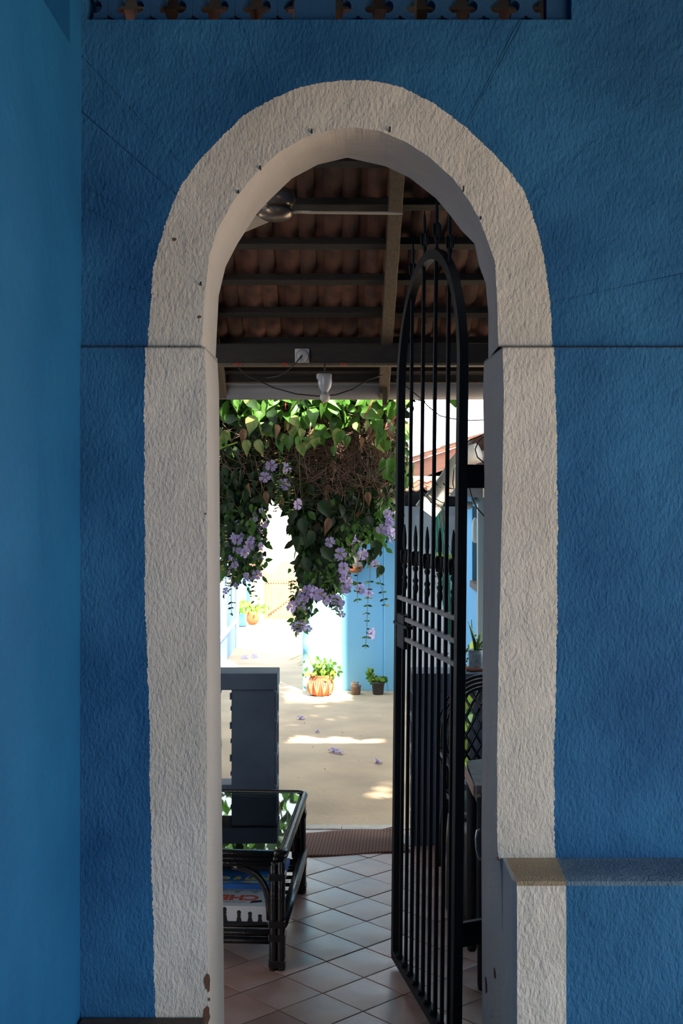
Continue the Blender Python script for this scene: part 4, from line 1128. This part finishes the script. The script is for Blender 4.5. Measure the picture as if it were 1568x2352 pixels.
# terracotta belly pot with painted leaves
c = Vector((XX(736,12.80), 12.80, -.012))
t = thing('terracotta_pot', c, 'round terracotta pot with painted leaves against the sunlit wall', 'potted plant')
pr = [(.085,0),(.105,.015),(.135,.06),(.145,.11),(.138,.155),(.118,.185),(.112,.20),(.122,.215),(.118,.222),(.10,.20),(.095,.17)]
b = MB(); b.lathe([(r*.97,z) for r,z in pr], c, 28); pb_ = b.build('pot_body', M_pot_t, t)
for a0 in range(-80, 100, 32):
    for k in range(3):
        a = R(a0 - 90) ; pts = []
        for q in range(7):
            s = q/6; z = .02 + s*.15; aa = a + (k-1)*.22*s
            rr = (.108 + .04*math.sin(min(1,z/.20)*math.pi*.9))*.985
            pts.append(c + Vector((rr*math.cos(aa), rr*math.sin(aa), z)))
        b = MB(); b.tube(pts, [.003,.006,.008,.008,.007,.005,.002], 5); b.build('painted_leaf', M_pot_tp, pb_)
random.seed(31); b = MB(); pts = [c+Vector((random.gauss(.03,.07), random.gauss(0,.05), .22+abs(random.gauss(0,.07)))) for _ in range(170)]
leaves_into(b, pts, .03, .06, [0,1]); b.build('foliage', [M_leafY, M_leafA], t)
b = MB()
for k in range(26):
    a = random.uniform(0,6.28); l = random.uniform(.15,.32); dx, dy = math.cos(a), math.sin(a)*.4
    b.tube([c+Vector((-.03,0,.2)), c+Vector((dx*l*.4-.03,dy*l*.4,.2+l*.8)), c+Vector((dx*l-.03,dy*l,.2+l*.55))], [.004,.003,.001], 4)
b.build('grass_blade', M_leafY, t)
# small brown grey pot
c = Vector((XX(817,12.86), 12.86, -.012))
t = thing('small_pot', c, 'small brown grey pot with a dry sprig, left of the black pot', 'potted plant')
b = MB(); b.lathe([(.044,0),(.048,.004),(.052,.08),(.056,.082),(.056,.098),(.050,.098),(.046,.08)], c, 20); b.build('pot_body', M_pot_g, t)
b = MB(); b.lathe([(.048,.080),(.046,.088),(.01,.09)], c, 16); b.build('soil', M_soil, t)
b = MB(); random.seed(5); leaves_into(b, [c+Vector((random.gauss(0,.018),0,.11+random.random()*.03)) for _ in range(12)], .014, .03, [0]); b.build('sprig', M_dry, t)
# black nursery pot
c = Vector((XX(868,12.86), 12.86, -.012))
t = thing('black_pot', c, 'black nursery pot with a leafy green plant by the blue wall', 'potted plant')
b = MB(); b.lathe([(.052,0),(.056,.004),(.068,.115),(.074,.117),(.074,.135),(.068,.135),(.064,.115)], c, 22); b.build('pot_body', M_pot_b, t)
b = MB(); b.lathe([(.066,.115),(.06,.125),(.01,.128)], c, 16); b.build('soil', M_soil, t)
b = MB(); random.seed(6)
pts = [c+Vector((-.055-.05*s+random.gauss(0,.014), random.gauss(0,.02), .15+.13*s+random.gauss(0,.014))) for s in [random.random() for _ in range(70)]]
pts += [c+Vector((random.uniform(-.04,.09), random.gauss(0,.025), .15+abs(random.gauss(0,.025)))) for _ in range(70)]
leaves_into(b, pts, .03, .042, [0,1]); b.build('foliage', [M_leafA, M_leafY], t)
b = MB(); b.tube([c+Vector((.07,0,.15)), c+Vector((.10,-.01,.10)), c+Vector((.108,-.01,.03))], .002, 4); b.build('trailing_stem', M_stem, t)
# wall planter
c = W(812, 1294, 12.98)
t = thing('wall_planter', c, 'pale pink half round planter hung on the blue wall', 'planter')
b = MB(); b.lathe([(.05,-.10),(.085,-.085),(.10,-.03)], c, 22, 0); b.build('planter_base', M_pot_t, t)
b = MB(); b.lathe([(.10,-.03),(.105,.06),(.110,.12),(.100,.12)], c, 22, 0); b.build('planter_body', mat('pale_pink_glaze', (.66,.50,.44), .6), t)
# far pots by the passage gate
c = Vector((XX(580,19.6), 19.6, 0))
t = thing('far_terracotta_pot', c, 'terracotta pot with a bushy plant by the far white pillar', 'potted plant')
b = MB(); b.lathe([(.06,0),(.09,.03),(.105,.10),(.09,.17),(.095,.20)], c, 20); b.build('pot_body', M_pot_t, t)
b = MB(); random.seed(8); leaves_into(b, [c+Vector((random.gauss(.0,.09),random.gauss(0,.05),.2+abs(random.gauss(0,.09)))) for _ in range(140)], .035, .06, [0,1]); b.build('foliage', [M_leafY, M_leafA], t)
c = Vector((XX(554,19.3), 19.3, 0))
t = thing('far_blue_pot', c, 'blue pot with a tall plant left of the far terracotta pot', 'potted plant')
b = MB(); b.lathe([(.085,0),(.075,.08),(.06,.19),(.07,.20)], c, 18); b.build('pot_body', mat('blue_glaze', (.05,.17,.42), .5), t)
b = MB(); leaves_into(b, [c+Vector((random.gauss(.0,.06),random.gauss(0,.05),.22+random.random()*.22)) for _ in range(90)], .035, .07, [0,1]); b.build('foliage', [M_leafA, M_leafY], t)
# aloe pot on the right balustrade
c = Vector((XX(1093,7.42), 7.42, CZ1+.002))
t = thing('aloe_pot', c, 'mottled grey blue pot with an aloe standing on the balustrade', 'potted plant')
b = MB(); b.lathe([(.035,0),(.060,.003),(.068,.018),(.064,.018),(.05,.008)], c, 24); b.build('saucer', M_pot_t, t)
b = MB(); b.lathe([(.040,.010),(.044,.016),(.047,.09),(.050,.125),(.044,.125),(.040,.10)], c, 24); b.build('pot_body', M_pot_bl, t)
b = MB(); b.lathe([(.043,.105),(.04,.112),(.005,.115)], c, 16); b.build('soil', M_soil, t)
for dx, dz, w_ in ((-.05,.19,.011),(.02,.10,.012),(.05,.075,.011),(-.015,.08,.010),(.035,.13,.011)):
    b = MB(); b.tube([c+Vector((.0,0,.11)), c+Vector((dx*.25,-.005,.11+dz*.4)), c+Vector((dx*.7,-.01,.11+dz*.8)), c+Vector((dx,-.01,.11+dz))], [w_,w_*.95,w_*.55,.001], 8); b.build('aloe_leaf', M_leafD if dx < 0 else M_leafA, t)
# light weedy plants behind the right balustrade
random.seed(14)
t = thing('slender_plant', (1.03, 9.9, 0), 'slender weedy plant growing along the right blue wall', 'plant')
for k in range(10):
    x = 1.03 + random.gauss(0,.06); y = 9.9 + random.gauss(0,.3); h_ = random.uniform(.7,1.25)
    b = MB(); b.tube([(x,y,-.01),(x+random.gauss(0,.03),y,h_*.5),(x+random.gauss(0,.05),y,h_)], .003, 4)
    leaves_into(b, [Vector((x+random.gauss(0,.03),y,h_*(.3+.7*q/18))) for q in range(18)], .018, .05, [0]); b.build('stem', M_stem if k % 2 else M_leafA, t)
t = thing('leafy_shrub', (.92, 8.6, 0), 'bright green shrub seen through the chair lattice', 'plant')
b = MB(); leaves_into(b, [Vector((min(1.14,.90+random.gauss(0,.10)), 8.6+random.gauss(0,.12), abs(random.gauss(.42,.2)))) for _ in range(500)], .05, .09, [0,1]); b.build('foliage', [M_leafA, M_leafY], t)
MB().tube([(.92,8.6,-.01),(.93,8.6,.4)], .012, 6).build('stem', M_stem, t)

# ================================================================== 10. THE FLOWERING VINE
VYC = 8.62
vine = thing('flowering_vine', (-.2, VYC, 2.75), 'dense hanging vine with lilac flowers over the courtyard', 'vine')
# outline of the hanging mass: lower edge in pixels at VYC for each x
LOW = [(480,1265),(505,1300),(540,1320),(562,1335),(580,1310),(586,1250),(592,1168),(622,1138),(652,1152),(670,1215),(682,1265),(690,1320),(697,1355),(710,1378),(740,1372),(770,1362),(790,1315),(805,1265),(830,1222),(860,1235),(880,1205),(900,1175),(912,1150),(925,1100),(940,1040)]
def low(px):
    for (a, ya), (b_, yb) in zip(LOW, LOW[1:]):
        if a <= px <= b_: return ya + (yb-ya)*(px-a)/(b_-a)
    return 1180 if px < 480 else 1000
random.seed(42)
# dark leaf mass
b = MB(); n = 0
while n < 9500:
    px = random.uniform(250, 925); py = random.uniform(880, 1390); lo = low(px)
    edge = lo - 6
    if py > edge: continue
    if 600 < px < 905 and 950 < py < 1105 and random.random() < .80: 
        Y = VYC + random.uniform(.05, .75)
    else: Y = VYC + random.uniform(-.35, .45)
    p = W(px, py, VYC); p.y = Y
    if px < 600 and py > 1195 and random.random() < .62: continue
    if py > 1330 and random.random() < .4: continue
    s = random.uniform(.6, 1.25)
    vs, fs = leaf_mesh(.050*s, .085*s, .3, random.uniform(-.1,.4), heart=False)
    M = Matrix.Translation(p) @ Euler((random.gauss(-.1,.45), random.gauss(0,.5), random.gauss(0,.8)), 'XYZ').to_matrix().to_4x4()
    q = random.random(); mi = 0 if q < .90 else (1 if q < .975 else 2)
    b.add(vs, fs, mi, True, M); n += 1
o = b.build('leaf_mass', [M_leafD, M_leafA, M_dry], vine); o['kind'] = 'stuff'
# canopy running back over the wires (out of view, widened and thickened to shade the yard)
b = MB()
for _ in range(14500):
    p = Vector((random.uniform(-3.2,1.75), random.uniform(8.1,10.9), random.gauss(3.0,.09)))
    if _ > 12500: p.y = random.uniform(7.98, 8.30); p.z = random.uniform(2.99, 3.05)
    if p.x > .5: p.z += .14
    if p.x > .62 and p.y > 9.6: continue
    if p.x < -.55 and p.x > -1.3 and p.y > 10.2 and random.random() < .8: continue
    s = random.uniform(.7,1.3); vs, fs = leaf_mesh(.09*s, .13*s, .2, random.uniform(0,.3), heart=False)
    M = Matrix.Translation(p) @ Euler((random.gauss(-1.2,.5), random.gauss(0,.4), random.uniform(0,6.3)), 'XYZ').to_matrix().to_4x4()
    b.add(vs, fs, 0 if random.random() < .5 else 1, True, M)
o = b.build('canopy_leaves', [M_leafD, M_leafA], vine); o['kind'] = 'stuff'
# twig tangle
b = MB()
for _ in range(1500):
    px = random.uniform(508, 915); py = random.gauss(1020, 60)
    if random.random() < .55: px = random.uniform(690, 900); py = random.gauss(1030, 55)
    if py > low(px)-15 or py < 915: continue
    Y = VYC - .40 + random.uniform(0,.3); L = random.uniform(30,95); a = random.gauss(0,.75)
    if random.random() < .3: a = random.gauss(1.4,.35)
    cx_, cy_ = px, py; bend = random.gauss(0,18)
    pts = [W(cx_-math.cos(a)*L/2, cy_-math.sin(a)*L/2, Y), W(cx_-math.sin(a)*bend*.7, cy_+abs(bend)*.6, Y-.02), W(cx_+math.cos(a)*L/2, cy_+math.sin(a)*L/2+abs(bend)*.3, Y)]
    pts = [pts[0], pts[0]*.35+pts[1]*.65, pts[1]*.6+pts[2]*.4+Vector((0,0,-.01)), pts[2]]
    b.tube(pts, random.uniform(.0012,.0028), 3, cap=False)
o = b.build('twig_tangle', M_twig, vine); o['kind'] = 'stuff'
# large heart shaped leaves along the crest
def mk(vs_fs, m, nm='leaf'):
    bb = MB(); bb.add(vs_fs[0], vs_fs[1], 0, True); o = bb.build(nm, m); me = o.data; bpy.data.objects.remove(o); return me
big = [mk(leaf_mesh(.105,.165,.35,.18), M_leafA), mk(leaf_mesh(.09,.16,.5,.3), M_leafA), mk(leaf_mesh(.11,.15,.25,.05), M_leafB), mk(leaf_mesh(.08,.15,.4,.25), M_leafB), mk(leaf_mesh(.085,.14,.35,.2), M_leafD), mk(leaf_mesh(.06,.13,.6,.5), M_dry)]
def leafat(px, py, Y, me, s=1, roll=None, tilt=None, yaw=None):
    p = W(px, py, Y)
    return place('leaf', me, vine, p, (random.gauss(-.25,.25) if tilt is None else tilt, random.gauss(0,.55) if roll is None else roll, random.gauss(0,.55) if yaw is None else yaw), s)
random.seed(77)
for k in range(150):
    px = random.uniform(500, 925); py = 905 + abs(random.gauss(0, 24))
    leafat(px, py, VYC - random.uniform(.32,.55), random.choice(big[:4]+big[:2]+big[:2]+[big[4]]), random.uniform(.5,1.0), tilt=random.gauss(-.45,.5), yaw=random.gauss(0,.9), roll=random.gauss(0,.8))
for k in range(62):
    px = random.uniform(500, 930); py = random.uniform(955, 1010)
    if 720 < px < 860 and random.random() < .6: continue
    leafat(px, py, VYC - random.uniform(.42,.58), random.choice(big[:5]+[big[4],big[5]]), random.uniform(.55,.95))
for k in range(28):   # right shoulder beyond the gate stile
    px = random.uniform(880, 945); py = random.uniform(965, 1130)
    leafat(px, py, VYC - random.uniform(.2,.5), random.choice(big[:3]), random.uniform(.55,.9))
for (px,py,s,mi) in [(640,975,1.15,4),(622,940,.95,4),(676,965,1.0,2),(662,1000,.7,0),(690,1015,.75,2),(590,1010,.85,3),(585,955,1.0,2),(781,990,.6,0),(800,1000,.6,1),(767,1025,.45,0),(845,1130,.8,5),(843,1185,.9,4),(863,1240,1.05,4),(870,1208,.9,0),(850,1262,.9,4),(835,1270,.8,4),(880,1300,.75,4),(755,1190,.95,5),(735,1150,1.1,4),(560,985,.9,5),(565,1010,.8,3),(610,1130,.7,5),(510,1300,.8,0),(625,1085,.6,4),(720,1220,1.1,4),(740,1255,1.1,4),(700,1280,1.0,4),(725,1320,1.0,4),(770,1310,.9,4),(684,1232,.8,4),(694,1190,1.0,4),(672,1168,.8,4),(530,1200,.9,4),(575,1195,.8,0)]:
    leafat(px, py, VYC - .52, big[mi], s, roll=random.gauss(0,.3), tilt=-.1, yaw=random.gauss(0,.3))
# flowers
def flower_mesh(seed):
    random.seed(seed); b = MB()
    for k in range(5):
        a = 2*math.pi*k/5 + random.uniform(-.1,.1); L = .036*random.uniform(.9,1.1); w = .030
        ca, sa = math.cos(a), math.sin(a)
        def q(r, t, y): return (ca*r - sa*t, y, sa*r + ca*t)
        rim = random.uniform(-.008,.004)
        vs = [q(.006,0,0), q(.014,-w*.30,-.003), q(.014,w*.30,-.003), q(.027,-w*.52,-.004+rim), q(.027,w*.52,-.004+rim), q(.028,0,-.008), q(.037,-w*.33,rim), q(.037,w*.33,rim), q(.034,0,-.003+rim)]
        b.add(vs, [(0,1,5),(0,5,2),(1,3,5),(5,4,2),(3,6,8,5),(5,8,7,4)], 0, True)
    b.lathe([(.002,-.007),(.0065,-.006),(.008,.0)], (0,0,0), 8, 1, ax='y', M=None)
    b.lathe([(.008,0),(.007,-.02),(.004,-.034)], (0,.0,0), 8, 0, ax='y')
    o = b.build('flower', [M_petal, M_throat]); me = o.data; bpy.data.objects.remove(o); return me
fl = [flower_mesh(s) for s in (1,2,3)]
random.seed(55)
FX = [(623,1069,1.15),(657,1075,1.1),(608,1095,1.1),(653,1112,1.15),(683,1158,1.1),(782,1272,1.2),(790,1305,1.2),(800,1338,1.1),(793,1352,1.0),(776,1390,1.1),(668,1393,1.15),(688,1438,1.15),(720,1362,1.2),(735,1365,1.15),(826,1352,1.15),(846,1362,1.1),(852,1455,1.15),(875,1215,1.0),(832,1273,1.1),(860,1295,.9),(895,1200,1.0),(902,1225,1.0),(890,1180,.9),(570,1254,1.1),(560,1270,1.0),(535,1235,1.0),(545,1240,1.0),(590,1320,.95),(577,1240,.8),(598,1255,.8),(758,1245,1.0),(690,1370,1.0),(705,1355,1.0),(815,1240,1.0)]
for (px,py,s) in FX:
    place('flower', random.choice(fl), vine, W(px,py,VYC-.60), (random.gauss(.1,.35), random.uniform(0,6.28), random.gauss(0,.5)), s)
def cluster(n, cx, cy, sx, sy, Y=VYC-.5, s0=.8):
    for _ in range(n):
        place('flower', random.choice(fl), vine, W(random.gauss(cx,sx), random.gauss(cy,sy), Y+random.uniform(-.1,.15)), (random.gauss(.1,.6), random.uniform(0,6.28), random.gauss(0,.8)), random.uniform(s0*.8,s0*1.15))
cluster(11, 568, 1262, 22, 30, s0=.68); cluster(8, 532, 1270, 13, 34, s0=.65); cluster(9, 558, 1312, 16, 22, s0=.6); cluster(8, 592, 1235, 12, 26, s0=.6)
cluster(14, 695, 1395, 9, 28); cluster(10, 725, 1365, 18, 9); cluster(12, 785, 1310, 10, 28); cluster(7, 690, 1440, 10, 8); cluster(7, 770, 1385, 10, 12); cluster(6, 895, 1215, 6, 22)
# hanging strands with paired leaves and buds
def strand(path, Y, nl, seed, bud=True, lw=.014, ll=.032):
    random.seed(seed); P_ = [W(x,y,Y) for x,y in path]
    b = MB(); b.tube(P_, .0016, 5, mi=0)
    for k in range(nl):
        s = (k+.5)/nl*(len(P_)-1); i = int(s); p = P_[i].lerp(P_[i+1], s-i)
        for sg in (-1, 1):
            if random.random() < .15: continue
            e = random.uniform(.5,1.15)
            vs, fs = leaf_mesh(lw*e, ll*e, .3, .2, heart=False)
            M = Matrix.Translation(p) @ Euler((random.gauss(-.2,.3), sg*random.uniform(.9,1.7), random.gauss(0,.5)), 'XYZ').to_matrix().to_4x4()
            b.add(vs, fs, 1 if random.random() < .6 else 2, True, M)
        if bud and random.random() < .4:
            q = p + Vector((random.choice((-1,1))*.022, -.005, -.006))
            b.tube([p, q], .001, 4, mi=0); b.tube([q+Vector((-.008,0,0)), q, q+Vector((.009,0,.002))], [.002,.0055,.002], 6, mi=3)
    b.build('hanging_stem', [M_stem, M_leafD, M_leafA, M_throat], vine)
strand([(850,1290),(849,1330),(845,1370),(843,1410),(842,1450),(839,1490)], VYC-.62, 11, 1)
strand([(860,1290),(872,1330),(880,1370),(885,1395)], VYC-.62, 6, 2)
strand([(822,1280),(821,1330),(820,1385)], VYC-.62, 6, 3)
strand([(640,1035),(643,1070),(641,1120),(642,1155)], VYC-.66, 14, 4)
strand([(663,1060),(664,1100),(663,1140),(664,1180)], VYC-.66, 16, 5)
strand([(640,1100),(638,1140),(636,1175)], VYC-.66, 12, 6)
strand([(517,1280),(519,1310),(518,1345)], VYC-.6, 22, 7, lw=.006, ll=.014)
strand([(535,1300),(530,1340),(531,1380),(532,1415)], VYC-.55, 8, 8)
strand([(583,1310),(585,1345),(583,1385)], VYC-.55, 7, 9)
strand([(695,1380),(690,1420),(688,1450)], VYC-.62, 14, 10)
strand([(672,1330),(671,1370)], VYC-.62, 5, 11)
strand([(772,1370),(770,1395),(772,1412)], VYC-.62, 6, 12)
strand([(510,1200),(512,1240),(509,1280)], VYC-.62, 24, 13, lw=.007, ll=.016)
random.seed(60)
b = MB()
for _ in range(1150):
    cx_, cy_, sx, sy = random.choice([(560,1250,28,42),(555,1290,26,24),(590,1215,12,24),(530,1225,14,24),(700,1350,12,36),(745,1340,24,22),(690,1405,7,22),(785,1290,12,30),(835,1220,22,16),(885,1190,12,26)])
    p = W(random.gauss(cx_,sx), random.gauss(cy_,sy), VYC-.4+random.uniform(-.15,.2)); e = random.uniform(.6,1.2)
    vs, fs = leaf_mesh(.03*e, .055*e, .3, .2, heart=False)
    b.add(vs, fs, 0 if random.random() < .42 else 1, True, Matrix.Translation(p) @ Euler((random.gauss(-.2,.5), random.gauss(0,.8), random.gauss(0,.8)), 'XYZ').to_matrix().to_4x4())
o = b.build('fringe_leaves', [M_leafD, M_leafA], vine); o['kind'] = 'stuff'
# long light green runner and a yellow stem
b = MB(); b.tube([W(x,y,VYC-.68) for x,y in [(737,1000),(715,1008),(700,1022),(688,1045),(687,1080),(690,1130),(697,1178)]], .0022, 5); b.build('runner', M_leafA, vine)
for (px,py,r_) in ((712,1012,1.9),(735,998,1.6),(742,1000,-1.5)): leafat(px, py, VYC-.69, big[0], .42, roll=r_, tilt=0, yaw=0)
b = MB(); b.tube([W(x,y,VYC-.66) for x,y in [(500,1034),(520,1024),(545,1016)]], .006, 6); b.build('yellow_stem', M_leafY, vine)
# red cords holding the canopy
for k, (a_, c_) in enumerate((((856,918),(837,958)), ((928,935),(885,985)), ((656,918),(655,940)), ((745,918),(742,928)), ((722,985),(700,1020)))):
    b = MB(); b.tube([W(*a_, VYC-.6), W(*c_, VYC-.6)], .004, 5); b.build('red_cord', M_red, vine)
for x_ in (-1.6, -.2, .55):
    b = MB(); b.tube([(x_,7.9,2.92),(x_,10.5,2.86),(x_,13.1,2.28)], .004, 5); b.build('support_wire', M_wire, vine)

# ---- fallen flowers and leaf litter on the ground
ff = [(690,1652,1.0,'lilac flower fallen on the concrete beside the pillar','lilac'),(730,1683,.7,'small flattened lilac flower fallen in mid courtyard','lilac'),(766,1728,1.2,'larger of the two fallen lilac flowers lying together','lilac'),(781,1732,.85,'smaller of the two fallen lilac flowers lying together','lilac'),(867,1753,1.15,'lilac flower fallen nearest the iron gate','lilac'),(562,1513,1.3,'pale flower fallen in the passage by the left wall','pale'),(585,1511,1.3,'pale flower fallen in the passage, further from the left wall','pale')]
random.seed(70)
for (px,py,s,lb,cc) in ff:
    Y = (EYE+.012)*F/(py-1130)
    o = bpy.data.objects.new('fallen_flower', fl[int(px) % 3]); COL.objects.link(o)
    o.location = (XX(px,Y), Y, .006); o.rotation_euler = (R(-72)+random.gauss(0,.2), random.gauss(0,.3), random.uniform(0,6)); o.scale = (s*1.1,)*3
    tag(o, lb, 'flower', 'flowers fallen in the courtyard')
b = MB(); random.seed(71)
for (px,py) in [(875,1644),(788,1646),(699,1662),(787,1692),(831,1692),(720,1717),(851,1733),(820,1751),(785,1684),(658,1697),(745,1768),(690,1790)]:
    Y = (EYE+.012)*F/(py-1130); p = Vector((XX(px,Y), Y, .0))
    vs, fs = leaf_mesh(.010, .03, .3, .2, heart=False)
    b.add(vs, fs, 0, True, Matrix.Translation(p) @ Euler((R(-85), 0, random.uniform(0,6)), 'XYZ').to_matrix().to_4x4())
o = b.build('leaf_litter', M_dry); tag(o, 'dry leaf bits scattered over the courtyard concrete', 'litter', kind='stuff')

for o in bpy.data.objects:
    if '_w' in o: del o['_w']
